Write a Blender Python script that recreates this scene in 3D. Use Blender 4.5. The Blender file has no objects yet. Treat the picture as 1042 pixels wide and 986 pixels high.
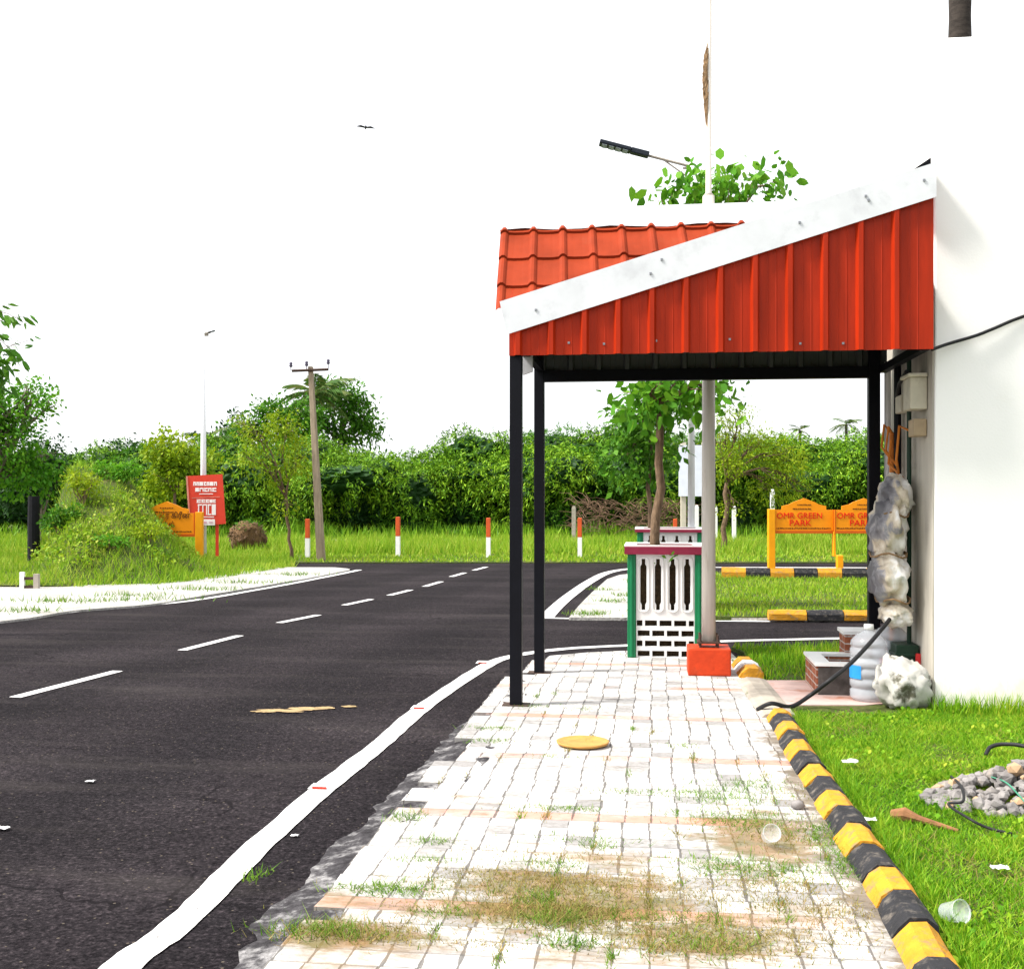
import bpy, bmesh, math, random
import numpy as np
from mathutils import Vector, Matrix, noise as mnoise

random.seed(7)
RNG = np.random.default_rng(7)
C = bpy.context.scene.collection
sc = bpy.context.scene
R = math.radians

# ------------------------------------------------------------------ camera model (survey of the photograph)
F, CX, HZ, EYE, TH = 1150.0, 521.0, 506.0, 1.6, R(7.13)
cs, sn = math.cos(TH), math.sin(TH)
def at_depth(px, py, D):
    xc = (px - CX) / F * D
    return Vector((xc * cs - D * sn, xc * sn + D * cs, EYE - (py - HZ) / F * D))
def G(px, py, z=0.0):
    return at_depth(px, py, F * (EYE - z) / (py - HZ))
def at_Y(px, py, Y):
    u = (px - CX) / F
    return at_depth(px, py, Y / (u * sn + cs))
def camdepth(p):
    return -p[0] * sn + p[1] * cs

cam = bpy.data.cameras.new('camera'); co = bpy.data.objects.new('camera', cam); C.objects.link(co)
co.location = (0, 0, EYE); co.rotation_euler = (R(90), 0, TH)
cam.sensor_fit = 'HORIZONTAL'; cam.sensor_width = 36; cam.lens = 36 * F / 1042.0
cam.shift_y = (HZ - 493.0) / 1042.0; cam.clip_end = 3000; cam.clip_start = 0.05
sc.camera = co

# ------------------------------------------------------------------ materials
MATS = {}
def new_mat(name):
    m = bpy.data.materials.new(name); m.use_nodes = True
    nt = m.node_tree; nt.nodes.clear()
    out = nt.nodes.new('ShaderNodeOutputMaterial')
    MATS[name] = m
    return m, nt, out
def N(nt, typ, **kw):
    n = nt.nodes.new(typ)
    for k, v in kw.items():
        if k == 'inp':
            for a, b in v.items(): n.inputs[a].default_value = b
        else: setattr(n, k, v)
    return n
def L(nt, a, b): nt.links.new(a, b)
def c4(c): return (c[0], c[1], c[2], 1.0)
def coords(nt, scale=None):
    tc = N(nt, 'ShaderNodeTexCoord')
    if scale is None: return tc.outputs['Object']
    mp = N(nt, 'ShaderNodeMapping'); mp.inputs['Scale'].default_value = scale
    L(nt, tc.outputs['Object'], mp.inputs['Vector']); return mp.outputs['Vector']
def ramp(nt, fac, stops, interp='LINEAR'):
    r = N(nt, 'ShaderNodeValToRGB'); r.color_ramp.interpolation = interp
    el = r.color_ramp.elements
    while len(el) < len(stops): el.new(0.5)
    for e, (p, c) in zip(el, stops):
        e.position = p; e.color = c4(c) if len(c) == 3 else c
    L(nt, fac, r.inputs['Fac']); return r.outputs['Color']
def mixc(nt, fac, a, b, mode='MIX'):
    m = N(nt, 'ShaderNodeMix', data_type='RGBA', blend_type=mode)
    for sock, v in ((m.inputs[0], fac), (m.inputs[6], a), (m.inputs[7], b)):
        if hasattr(v, 'is_output'): L(nt, v, sock)
        elif isinstance(v, (int, float)): sock.default_value = v
        else: sock.default_value = c4(v)
    return m.outputs[2]
def math_n(nt, op, a, b=None, c=None):
    m = N(nt, 'ShaderNodeMath', operation=op)
    for i, v in enumerate((a, b, c)):
        if v is None: continue
        if hasattr(v, 'is_output'): L(nt, v, m.inputs[i])
        else: m.inputs[i].default_value = v
    return m.outputs[0]
def noise(nt, vec, scale, detail=4, rough=0.55, dist=0.0):
    n = N(nt, 'ShaderNodeTexNoise', inp={'Scale': scale, 'Detail': detail, 'Roughness': rough, 'Distortion': dist})
    L(nt, vec, n.inputs['Vector']); return n.outputs['Fac']

def mat(name, col, rough=0.6, var=0.25, scale=6.0, bump=0.0, bscale=40.0, metal=0.0, dirt=None, dirt_at=(0.55, 0.75), dscale=3.0, stretch=None, spec=0.25):
    """painted / mineral surface: base colour with uneven tone, optional dirt patches and fine bump"""
    m, nt, out = new_mat(name)
    p = N(nt, 'ShaderNodeBsdfPrincipled', inp={'Roughness': rough, 'Metallic': metal, 'Specular IOR Level': spec})
    v = coords(nt, stretch)
    n1 = noise(nt, v, scale, 6)
    d = tuple(x * (1 - var) for x in col); u = tuple(min(1, x * (1 + var * 0.7)) for x in col)
    c = ramp(nt, n1, [(0.3, d), (0.7, u)])
    if dirt:
        n2 = noise(nt, v, dscale, 8, 0.65)
        f = ramp(nt, n2, [(dirt_at[0], (0, 0, 0)), (dirt_at[1], (1, 1, 1))])
        c = mixc(nt, f, c, dirt)
    L(nt, c, p.inputs['Base Color'])
    if bump:
        b = N(nt, 'ShaderNodeBump', inp={'Strength': bump, 'Distance': 0.01})
        L(nt, noise(nt, v, bscale, 5), b.inputs['Height']); L(nt, b.outputs[0], p.inputs['Normal'])
    L(nt, p.outputs[0], out.inputs[0])
    return m

def leafmat(name, cols, trans=0.3, nscale=0.6, rough=0.55):
    """leaf colours vary from leaf to leaf and from clump to clump"""
    m, nt, out = new_mat(name)
    g = N(nt, 'ShaderNodeNewGeometry')
    n1 = noise(nt, coords(nt), nscale, 3)
    mixf = math_n(nt, 'ADD', math_n(nt, 'MULTIPLY', g.outputs['Random Per Island'], 0.5), math_n(nt, 'MULTIPLY', n1, 0.6))
    k = len(cols)
    c = ramp(nt, mixf, [(0.15 + 0.7 * i / max(1, k - 1), cc) for i, cc in enumerate(cols)])
    p = N(nt, 'ShaderNodeBsdfPrincipled', inp={'Roughness': rough, 'Specular IOR Level': 0.15})
    L(nt, c, p.inputs['Base Color'])
    t = N(nt, 'ShaderNodeBsdfTranslucent'); L(nt, c, t.inputs['Color'])
    mx = N(nt, 'ShaderNodeMixShader', inp={'Fac': trans})
    L(nt, p.outputs[0], mx.inputs[1]); L(nt, t.outputs[0], mx.inputs[2]); L(nt, mx.outputs[0], out.inputs[0])
    return m

# asphalt: dark binder with pale aggregate specks, dusty lanes
def asphalt():
    m, nt, out = new_mat('asphalt')
    v = coords(nt)
    p = N(nt, 'ShaderNodeBsdfPrincipled', inp={'Roughness': 0.95, 'Specular IOR Level': 0.04})
    big = noise(nt, coords(nt, (0.35, 1.0, 1.0)), 0.9, 5)
    base = ramp(nt, big, [(0.3, (0.0120, 0.0108, 0.0122)), (0.55, (0.0170, 0.0152, 0.0170)), (0.75, (0.027, 0.0242, 0.0264))])
    fine = noise(nt, v, 48, 4, 0.8)
    c = mixc(nt, 1.0, base, ramp(nt, fine, [(0.32, (0.12, 0.11, 0.13)), (0.48, (0.85, 0.83, 0.85)), (0.56, (1.35, 1.28, 1.28)), (0.68, (3.6, 3.4, 3.3))]), 'MULTIPLY')
    mid = noise(nt, v, 14, 5, 0.75)
    c = mixc(nt, 1.0, c, ramp(nt, mid, [(0.32, (0.55, 0.53, 0.56)), (0.5, (1, 1, 1)), (0.68, (1.6, 1.55, 1.55))]), 'MULTIPLY')
    # faint wheel tracks running along the road, and hairline cracks
    wt = N(nt, 'ShaderNodeTexWave', wave_type='BANDS', bands_direction='X', inp={'Scale': 0.16, 'Distortion': 2.0, 'Detail': 3.0, 'Detail Scale': 0.4}); 
    mpw = N(nt, 'ShaderNodeMapping'); mpw.inputs['Rotation'].default_value = (0, 0, 0.12); L(nt, v, mpw.inputs['Vector']); L(nt, mpw.outputs['Vector'], wt.inputs['Vector'])
    c = mixc(nt, 1.0, c, ramp(nt, wt.outputs['Fac'], [(0.2, (0.86, 0.86, 0.87)), (0.8, (1.14, 1.12, 1.12))]), 'MULTIPLY')
    ck = N(nt, 'ShaderNodeTexVoronoi', feature='DISTANCE_TO_EDGE', inp={'Scale': 0.55}); wv_ = N(nt, 'ShaderNodeMix', data_type='VECTOR')
    nn_ = N(nt, 'ShaderNodeTexNoise', inp={'Scale': 2.2, 'Detail': 5.0}); L(nt, v, nn_.inputs['Vector']); wv_.inputs[0].default_value = 0.35
    L(nt, v, wv_.inputs[4]); L(nt, nn_.outputs['Color'], wv_.inputs[5]); L(nt, wv_.outputs[1], ck.inputs['Vector'])
    ckm = math_n(nt, 'MULTIPLY', math_n(nt, 'LESS_THAN', ck.outputs['Distance'], 0.0035), math_n(nt, 'GREATER_THAN', big, 0.52))
    c = mixc(nt, math_n(nt, 'MULTIPLY', ckm, 0.7), c, (0.006, 0.005, 0.006))
    vo = N(nt, 'ShaderNodeTexVoronoi', inp={'Scale': 55.0}); L(nt, v, vo.inputs['Vector'])
    wn = N(nt, 'ShaderNodeSeparateColor'); L(nt, vo.outputs['Color'], wn.inputs[0])
    pick = math_n(nt, 'GREATER_THAN', wn.outputs[0], 0.965)
    near = math_n(nt, 'LESS_THAN', vo.outputs['Distance'], 0.32)
    c = mixc(nt, math_n(nt, 'MULTIPLY', pick, near), c, (0.09, 0.075, 0.06))
    dust = ramp(nt, noise(nt, coords(nt, (0.25, 1.6, 1.0)), 1.3, 9, 0.7), [(0.52, (0, 0, 0)), (0.8, (0.55, 0.55, 0.55))])
    c = mixc(nt, dust, c, (0.055, 0.048, 0.046))
    L(nt, c, p.inputs['Base Color'])
    b = N(nt, 'ShaderNodeBump', inp={'Strength': 0.6, 'Distance': 0.006}); L(nt, fine, b.inputs['Height']); L(nt, b.outputs[0], p.inputs['Normal'])
    L(nt, p.outputs[0], out.inputs[0]); return m

def pavers():
    """square pale concrete pavers, dark sandy joints, a red row every 1.4 m, moss and dry mud towards the near end"""
    m, nt, out = new_mat('pavers')
    tc = N(nt, 'ShaderNodeTexCoord'); v = tc.outputs['Object']
    sep = N(nt, 'ShaderNodeSeparateXYZ'); L(nt, v, sep.inputs[0])
    T = 0.126
    wob = noise(nt, v, 2.5, 2)
    def cell(o, off):
        q = math_n(nt, 'ADD', math_n(nt, 'DIVIDE', o, T), off)
        q = math_n(nt, 'ADD', q, math_n(nt, 'MULTIPLY', math_n(nt, 'SUBTRACT', wob, 0.5), 0.07))
        fr = math_n(nt, 'FRACT', q)
        e = math_n(nt, 'SUBTRACT', 0.5, math_n(nt, 'ABSOLUTE', math_n(nt, 'SUBTRACT', fr, 0.5)))
        return e, math_n(nt, 'FLOOR', q)
    ey, iy = cell(sep.outputs[1], 100.0)
    rw = N(nt, 'ShaderNodeTexWhiteNoise', noise_dimensions='1D'); L(nt, iy, rw.inputs['W'])
    xo = math_n(nt, 'ADD', sep.outputs[0], math_n(nt, 'MULTIPLY', math_n(nt, 'SUBTRACT', rw.outputs['Value'], 0.5), 0.02))
    ex, ix = cell(xo, 100.13)
    cv = N(nt, 'ShaderNodeCombineXYZ'); L(nt, ix, cv.inputs[0]); L(nt, iy, cv.inputs[1])
    wn = N(nt, 'ShaderNodeTexWhiteNoise', noise_dimensions='2D'); L(nt, cv.outputs[0], wn.inputs['Vector'])
    rnd = wn.outputs['Value']
    c = ramp(nt, rnd, [(0.0, (0.27, 0.26, 0.255)), (0.2, (0.40, 0.39, 0.38)), (0.6, (0.47, 0.455, 0.445)), (1.0, (0.62, 0.60, 0.58))])
    c = mixc(nt, 1.0, c, ramp(nt, noise(nt, v, 22, 7, 0.7), [(0.3, (0.66, 0.64, 0.62)), (0.55, (1, 1, 1)), (0.8, (1.05, 1.05, 1.05))]), 'MULTIPLY')
    # the red rows, worn away in places
    row = math_n(nt, 'COMPARE', math_n(nt, 'MODULO', math_n(nt, 'ADD', iy, 7.0), 10.0), 0.0, 0.3)
    wear = ramp(nt, noise(nt, coords(nt, (0.8, 0.8, 1)), 1.1, 4), [(0.42, (0, 0, 0)), (0.56, (0.75, 0.75, 0.75))])
    c = mixc(nt, math_n(nt, 'MULTIPLY', row, wear), c, (0.50, 0.20, 0.13))
    # joints
    jn = noise(nt, v, 9, 3)
    wx = math_n(nt, 'MULTIPLY', ramp(nt, jn, [(0.36, (0.008, 0.008, 0.008)), (0.7, (0.07, 0.07, 0.07))]), 1.0)
    jx = math_n(nt, 'LESS_THAN', ex, wx)
    jy = math_n(nt, 'LESS_THAN', ey, math_n(nt, 'MULTIPLY', wx, 1.0))
    c = mixc(nt, math_n(nt, 'MULTIPLY', jy, 0.6), c, (0.15, 0.14, 0.13))
    c = mixc(nt, math_n(nt, 'MULTIPLY', jx, 0.8), c, (0.07, 0.064, 0.058))
    # dry mud and moss: more at the near end and by the kerb, in streaks across the way
    mr = N(nt, 'ShaderNodeMapRange', inp={1: 3.2, 2: 6.6, 3: 0.10, 4: -0.05}); L(nt, sep.outputs[1], mr.inputs[0])
    mud = math_n(nt, 'ADD', noise(nt, coords(nt, (0.7, 1.7, 1.0)), 1.9, 9, 0.68), mr.outputs[0])
    c = mixc(nt, ramp(nt, mud, [(0.58, (0, 0, 0)), (0.72, (0.8, 0.8, 0.8))]), c, (0.20, 0.125, 0.050))
    moss = math_n(nt, 'ADD', noise(nt, coords(nt, (0.9, 1.5, 1.0)), 2.6, 9, 0.7), math_n(nt, 'MULTIPLY', mr.outputs[0], 0.6))
    c = mixc(nt, ramp(nt, moss, [(0.62, (0, 0, 0)), (0.74, (0.75, 0.75, 0.75))]), c, (0.105, 0.095, 0.022))
    grime = noise(nt, coords(nt, (0.6, 2.2, 1.0)), 2.2, 10, 0.75)
    c = mixc(nt, ramp(nt, grime, [(0.57, (0, 0, 0)), (0.70, (0.75, 0.75, 0.75))]), c, (0.10, 0.088, 0.084))
    stains = None
    for (sx_, sy_, rx_, ry_) in ((575,915,.62,.42),(770,850,.30,.55),(720,955,.40,.25),(350,950,.35,.15)):
        q_ = G(sx_, sy_, .05); vm_ = N(nt, 'ShaderNodeMapping'); vm_.inputs['Location'].default_value = (-q_.x/rx_, -q_.y/ry_, 0); vm_.inputs['Scale'].default_value = (1/rx_, 1/ry_, 0)
        L(nt, v, vm_.inputs['Vector']); ln_ = N(nt, 'ShaderNodeVectorMath', operation='LENGTH'); L(nt, vm_.outputs['Vector'], ln_.inputs[0])
        e_ = math_n(nt, 'SUBTRACT', 1.0, ln_.outputs['Value']); stains = e_ if stains is None else math_n(nt, 'MAXIMUM', stains, e_)
    sf = math_n(nt, 'ADD', math_n(nt, 'MULTIPLY', math_n(nt, 'MAXIMUM', stains, -0.6), 0.35), noise(nt, coords(nt, (0.8, 1.6, 1)), 5.5, 9, 0.75))
    c = mixc(nt, ramp(nt, sf, [(0.50, (0, 0, 0)), (0.66, (0.8, 0.8, 0.8))]), c, mixc(nt, ramp(nt, noise(nt, v, 7, 5), [(0.4, (0, 0, 0)), (0.6, (1, 1, 1))]), (0.115, 0.095, 0.025), (0.21, 0.12, 0.045)))
    ka_, kb_ = G(790,722,.11), G(958,985,.11); sl = (kb_.x-ka_.x)/(kb_.y-ka_.y)
    dk = math_n(nt, 'SUBTRACT', sep.outputs[0], math_n(nt, 'ADD', math_n(nt, 'MULTIPLY', sep.outputs[1], sl), ka_.x-sl*ka_.y))
    km = N(nt, 'ShaderNodeMapRange', inp={1: -.34, 2: -.03, 3: -.24, 4: .22}); L(nt, dk, km.inputs[0])
    ym = N(nt, 'ShaderNodeMapRange', inp={1: 7.6, 2: 8.6, 3: 0.0, 4: .4}); L(nt, sep.outputs[1], ym.inputs[0])
    kf = math_n(nt, 'SUBTRACT', math_n(nt, 'ADD', noise(nt, v, 5, 8, 0.7), km.outputs[0]), ym.outputs[0])
    c = mixc(nt, ramp(nt, kf, [(0.5, (0, 0, 0)), (0.64, (0.85, 0.85, 0.85))]), c, mixc(nt, noise(nt, v, 18, 5), (0.055, 0.042, 0.03), (0.20, 0.155, 0.10)))
    p = N(nt, 'ShaderNodeBsdfPrincipled', inp={'Roughness': 0.85, 'Specular IOR Level': 0.2})
    L(nt, c, p.inputs['Base Color'])
    h = math_n(nt, 'SUBTRACT', math_n(nt, 'ADD', math_n(nt, 'MULTIPLY', rnd, 0.5), math_n(nt, 'MULTIPLY', noise(nt, v, 60, 4), 0.5)), math_n(nt, 'MULTIPLY', math_n(nt, 'MAXIMUM', jx, jy), 1.0))
    b = N(nt, 'ShaderNodeBump', inp={'Strength': 0.7, 'Distance': 0.006}); L(nt, h, b.inputs['Height']); L(nt, b.outputs[0], p.inputs['Normal'])
    L(nt, p.outputs[0], out.inputs[0]); return m

def roadpaint():
    m, nt, out = new_mat('road_paint')
    v = coords(nt)
    p = N(nt, 'ShaderNodeBsdfPrincipled', inp={'Roughness': 0.7})
    f = ramp(nt, noise(nt, v, 22, 10, 0.8), [(0.55, (0, 0, 0)), (0.62, (0.85, 0.85, 0.85))])
    c = mixc(nt, f, (0.66, 0.65, 0.64), (0.07, 0.065, 0.065))
    L(nt, c, p.inputs['Base Color'])
    b = N(nt, 'ShaderNodeBump', inp={'Strength': 0.4, 'Distance': 0.004}); L(nt, noise(nt, v, 70, 3), b.inputs['Height']); L(nt, b.outputs[0], p.inputs['Normal'])
    L(nt, p.outputs[0], out.inputs[0]); return m

def brickmat():
    m, nt, out = new_mat('red_brick')
    v = coords(nt)
    sep = N(nt, 'ShaderNodeSeparateXYZ'); L(nt, v, sep.inputs[0])
    cv = N(nt, 'ShaderNodeCombineXYZ'); L(nt, math_n(nt, 'ADD', sep.outputs[0], sep.outputs[1]), cv.inputs[0]); L(nt, sep.outputs[2], cv.inputs[1])
    b = N(nt, 'ShaderNodeTexBrick', inp={'Scale': 1.0, 'Mortar Size': 0.006, 'Brick Width': 0.19, 'Row Height': 0.062, 'Color1': (0.36, 0.12, 0.06, 1), 'Color2': (0.27, 0.085, 0.045, 1), 'Mortar': (0.45, 0.40, 0.36, 1)})
    L(nt, cv.outputs[0], b.inputs['Vector'])
    p = N(nt, 'ShaderNodeBsdfPrincipled', inp={'Roughness': 0.9, 'Specular IOR Level': 0.2})
    c = mixc(nt, 1.0, b.outputs['Color'], ramp(nt, noise(nt, v, 30, 5), [(0.3, (0.6, 0.6, 0.6)), (0.7, (1.2, 1.2, 1.2))]), 'MULTIPLY')
    L(nt, c, p.inputs['Base Color']); L(nt, p.outputs[0], out.inputs[0]); return m

def soil(name, a, b, c_, sc_=1.7):
    m, nt, out = new_mat(name)
    v = coords(nt)
    p = N(nt, 'ShaderNodeBsdfPrincipled', inp={'Roughness': 0.95, 'Specular IOR Level': 0.1})
    c = ramp(nt, noise(nt, v, sc_, 8, 0.7), [(0.3, a), (0.5, b), (0.72, c_)])
    c = mixc(nt, 1.0, c, ramp(nt, noise(nt, v, 35, 5), [(0.3, (0.6, 0.6, 0.6)), (0.7, (1.3, 1.3, 1.3))]), 'MULTIPLY')
    L(nt, c, p.inputs['Base Color'])
    bm_ = N(nt, 'ShaderNodeBump', inp={'Strength': 0.8, 'Distance': 0.03}); L(nt, noise(nt, v, 18, 6), bm_.inputs['Height']); L(nt, bm_.outputs[0], p.inputs['Normal'])
    L(nt, p.outputs[0], out.inputs[0]); return m

ASPH = asphalt(); PAV = pavers(); PAINT = roadpaint(); BRICK = brickmat()
SOIL = soil('ground_soil', (0.035, 0.055, 0.012), (0.06, 0.085, 0.018), (0.11, 0.10, 0.04))
SANDP = soil('pale_sand', (0.26, 0.25, 0.23), (0.38, 0.37, 0.35), (0.50, 0.485, 0.46), 1.4)
APRON = soil('dirty_cement', (0.014, 0.012, 0.014), (0.055, 0.052, 0.056), (0.40, 0.39, 0.39), 6.5)
EARTH = soil('dark_earth', (0.03, 0.02, 0.012), (0.05, 0.035, 0.02), (0.08, 0.055, 0.03))
ORED = mat('orange_red_sheet', (0.345, 0.021, 0.003), 0.45, 0.22, 3.0, spec=0.15, dirt=(0.25, 0.022, 0.005), dirt_at=(0.66, 0.85), stretch=(5, 5, 0.6))
OTILE = mat('orange_tile_sheet', (0.265, 0.037, 0.013), 0.6, 0.2, 4.0, spec=0.05, dirt=(0.24, 0.05, 0.022), dirt_at=(0.6, 0.8))
SHEETBACK = mat('grey_sheet_back', (0.055, 0.06, 0.058), 0.6, 0.2, 3.0)
SILVER = mat('white_flashing', (0.66, 0.68, 0.71), 0.4, 0.08, 5.0, dirt=(0.45, 0.46, 0.49), dirt_at=(0.52, 0.8), bump=0.05, bscale=8)
SCREW = mat('screw_grey', (0.25, 0.26, 0.28), 0.4, 0.1, metal=0.6)
BLACK = mat('black_paint', (0.0035, 0.0038, 0.0065), 0.5, 0.2, 8, spec=0.12)
RUBBER = mat('black_rubber', (0.012, 0.012, 0.014), 0.6, 0.2, 8, spec=0.3)
WALLW = mat('white_wall', (0.88, 0.875, 0.865), 0.8, 0.02, 1.0, bump=0.12, bscale=60, dirt=(0.82, 0.80, 0.75), dirt_at=(0.55, 0.9), dscale=0.8)
_nt = WALLW.node_tree; _p = [n for n in _nt.nodes if n.type == 'BSDF_PRINCIPLED'][0]; _src = _p.inputs['Base Color'].links[0].from_socket
_sp = N(_nt, 'ShaderNodeSeparateXYZ'); L(_nt, coords(_nt), _sp.inputs[0])
_f = math_n(_nt, 'ADD', math_n(_nt, 'MULTIPLY', _sp.outputs[2], -1.6), math_n(_nt, 'MULTIPLY', noise(_nt, coords(_nt, (1, 1, .5)), 5, 7, .7), 1.5))
L(_nt, mixc(_nt, ramp(_nt, _f, [(0.25, (0, 0, 0)), (0.75, (0.8, 0.8, 0.8))]), _src, (0.66, 0.59, 0.46)), _p.inputs['Base Color'])
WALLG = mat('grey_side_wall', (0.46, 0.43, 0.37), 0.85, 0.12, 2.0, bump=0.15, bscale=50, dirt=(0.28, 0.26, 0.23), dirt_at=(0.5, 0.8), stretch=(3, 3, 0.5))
CREAM = mat('cream_enamel', (0.52, 0.48, 0.38), 0.5, 0.1, 10, dirt=(0.3, 0.25, 0.18), dirt_at=(0.58, 0.8))
ORPIPE = mat('orange_pipe', (0.55, 0.17, 0.02), 0.5, 0.1)
PVC = mat('white_pipe', (0.7, 0.7, 0.7), 0.4, 0.05)
GREEN = mat('green_gloss', (0.008, 0.17, 0.065), 0.35, 0.12, 10, dirt=(0.03, 0.12, 0.06), dirt_at=(0.6, 0.8))
WHITEP = mat('white_gloss', (0.78, 0.78, 0.77), 0.5, 0.06, 8, dirt=(0.5, 0.47, 0.42), dirt_at=(0.62, 0.85), dscale=6)
MAROON = mat('maroon_paint', (0.22, 0.016, 0.045), 0.4, 0.15, 8)
CONC = mat('concrete', (0.36, 0.32, 0.27), 0.9, 0.25, 5, bump=0.3, bscale=50, dirt=(0.16, 0.14, 0.12), dirt_at=(0.5, 0.8))
CONCP = mat('pole_concrete', (0.30, 0.24, 0.17), 0.9, 0.2, 4, bump=0.2, stretch=(6, 6, 0.8), dirt=(0.15, 0.11, 0.07), dirt_at=(0.5, 0.8))
GALV = mat('pale_pole', (0.55, 0.51, 0.46), 0.5, 0.12, 4, stretch=(8, 8, 0.7), dirt=(0.33, 0.26, 0.19), dirt_at=(0.58, 0.8))
WPOLE = mat('white_pole', (0.8, 0.8, 0.82), 0.4, 0.05)
YEL = mat('yellow_kerb_paint', (0.52, 0.24, 0.016), 0.8, 0.2, 12, bump=0.8, bscale=40, dirt=(0.24, 0.16, 0.075), dirt_at=(0.52, 0.66), dscale=16)
BLK = mat('black_kerb_paint', (0.020, 0.020, 0.023), 0.8, 0.3, 12, bump=0.5, bscale=45, dirt=(0.12, 0.105, 0.09), dirt_at=(0.52, 0.68), dscale=16)
ORSIGN = mat('orange_board', (0.80, 0.27, 0.003), 0.5, 0.06)
ORSIGND = mat('orange_board_edge', (0.52, 0.10, 0.005), 0.5, 0.06)
YPOST = mat('amber_post', (0.78, 0.31, 0.003), 0.5, 0.08)
TXTR = mat('red_lettering', (0.66, 0.010, 0.003), 0.5, 0.03)
TXTD = mat('dark_lettering', (0.07, 0.018, 0.004), 0.6, 0.03)
REDB = mat('red_board', (0.62, 0.05, 0.025), 0.5, 0.08)
TXTW = mat('white_lettering', (0.8, 0.76, 0.76), 0.5, 0.03)
BOARDW = mat('white_board', (0.74, 0.78, 0.86), 0.5, 0.06)
BASEO = mat('orange_base_paint', (0.52, 0.042, 0.006), 0.6, 0.15, 10, dirt=(0.30, 0.05, 0.02), dirt_at=(0.55, 0.75), bump=0.3)
BOLT = mat('rusty_bolt', (0.06, 0.035, 0.025), 0.7, 0.4, 40)
PORED = mat('post_orange', (0.56, 0.085, 0.02), 0.6, 0.12)
LAMPD = mat('lamp_housing', (0.012, 0.018, 0.028), 0.4, 0.1)
LAMPG = mat('lamp_lens', (0.35, 0.40, 0.45), 0.2, 0.1)
BARK = mat('bark', (0.16, 0.105, 0.065), 0.95, 0.45, 14, bump=0.6, bscale=25, stretch=(3, 3, 0.7))
BARKG = mat('grey_bark', (0.22, 0.18, 0.14), 0.95, 0.4, 14, bump=0.6, bscale=25, stretch=(3, 3, 0.7))
PALMB = mat('palm_bark', (0.042, 0.034, 0.029), 0.95, 0.5, 5, bump=0.8, bscale=20, stretch=(1.5, 1.5, 5))
TWIG = mat('dry_twig', (0.17, 0.105, 0.065), 0.95, 0.4, 8)
CHAR = mat('charred_wood', (0.008, 0.008, 0.011), 0.9, 0.3, 12, bump=0.6, bscale=30)
STONE = mat('grey_stone', (0.22, 0.205, 0.20), 0.9, 0.55, 9, bump=0.4, dirt=(0.36, 0.30, 0.24), dirt_at=(0.55, 0.72), dscale=7)
STONEW = mat('tan_stone', (0.42, 0.28, 0.17), 0.9, 0.3, 9, bump=0.4)
SACKW = mat('white_sack', (0.50, 0.485, 0.45), 0.4, 0.3, 5, bump=0.45, bscale=9, dirt=(0.10, 0.095, 0.07), dirt_at=(0.52, 0.62), dscale=5)
YLID = mat('ochre_lid', (0.46, 0.24, 0.06), 0.6, 0.25, 14, dirt=(0.4, 0.22, 0.07), dirt_at=(0.5, 0.75))
LITTER = mat('white_litter', (0.78, 0.78, 0.78), 0.6, 0.08)
REDREF = mat('red_reflector', (0.45, 0.03, 0.012), 0.3, 0.1)
BLUEL = mat('blue_label', (0.02, 0.25, 0.65), 0.5, 0.1)
REDL = mat('red_label', (0.55, 0.03, 0.03), 0.5, 0.1)
DGREEN = mat('dark_green_plastic', (0.008, 0.03, 0.016), 0.5, 0.2)
PINKT = mat('pink_tiles', (0.50, 0.36, 0.33), 0.8, 0.2, 6, dirt=(0.36, 0.15, 0.09), dirt_at=(0.5, 0.65), dscale=2.5)
SANDST = mat('sand_stain', (0.34, 0.24, 0.12), 0.95, 0.3, 20, bump=0.5)
FIBRE = mat('dry_fibre', (0.25, 0.16, 0.085), 0.95, 0.5, 20)
BIRDM = mat('bird_grey', (0.10, 0.09, 0.13), 0.8, 0.2)
TARP = None
def tarpm():
    m, nt, out = new_mat('mottled_tarpaulin')
    v = coords(nt)
    p = N(nt, 'ShaderNodeBsdfPrincipled', inp={'Roughness': 0.6})
    n = noise(nt, v, 3.2, 7, 0.6, 0.6)
    sep = N(nt, 'ShaderNodeSeparateXYZ'); L(nt, v, sep.inputs[0])
    f = math_n(nt, 'ADD', n, math_n(nt, 'MULTIPLY', math_n(nt, 'SUBTRACT', sep.outputs[0], 1.86), 1.1))
    c = ramp(nt, f, [(0.28, (0.10, 0.096, 0.106)), (0.38, (0.26, 0.25, 0.262)), (0.43, (0.48, 0.41, 0.31)), (0.50, (0.64, 0.57, 0.46)), (0.58, (0.80, 0.78, 0.75))])
    L(nt, c, p.inputs['Base Color']); 
    b = N(nt, 'ShaderNodeBump', inp={'Strength': 0.5, 'Distance': 0.03}); L(nt, noise(nt, v, 11, 5), b.inputs['Height']); L(nt, b.outputs[0], p.inputs['Normal'])
    L(nt, p.outputs[0], out.inputs[0]); return m
TARP = tarpm()
def plastic(name, col, alpha):
    m, nt, out = new_mat(name)
    p = N(nt, 'ShaderNodeBsdfPrincipled', inp={'Roughness': 0.22, 'Base Color': c4(col), 'Specular IOR Level': 0.5})
    t = N(nt, 'ShaderNodeBsdfTransparent'); mx = N(nt, 'ShaderNodeMixShader', inp={'Fac': alpha})
    L(nt, t.outputs[0], mx.inputs[1]); L(nt, p.outputs[0], mx.inputs[2]); L(nt, mx.outputs[0], out.inputs[0]); return m
CLEAR = plastic('clear_plastic', (0.62, 0.65, 0.70), 0.42)
CUPM = plastic('cup_plastic', (0.70, 0.74, 0.77), 0.33)

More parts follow.
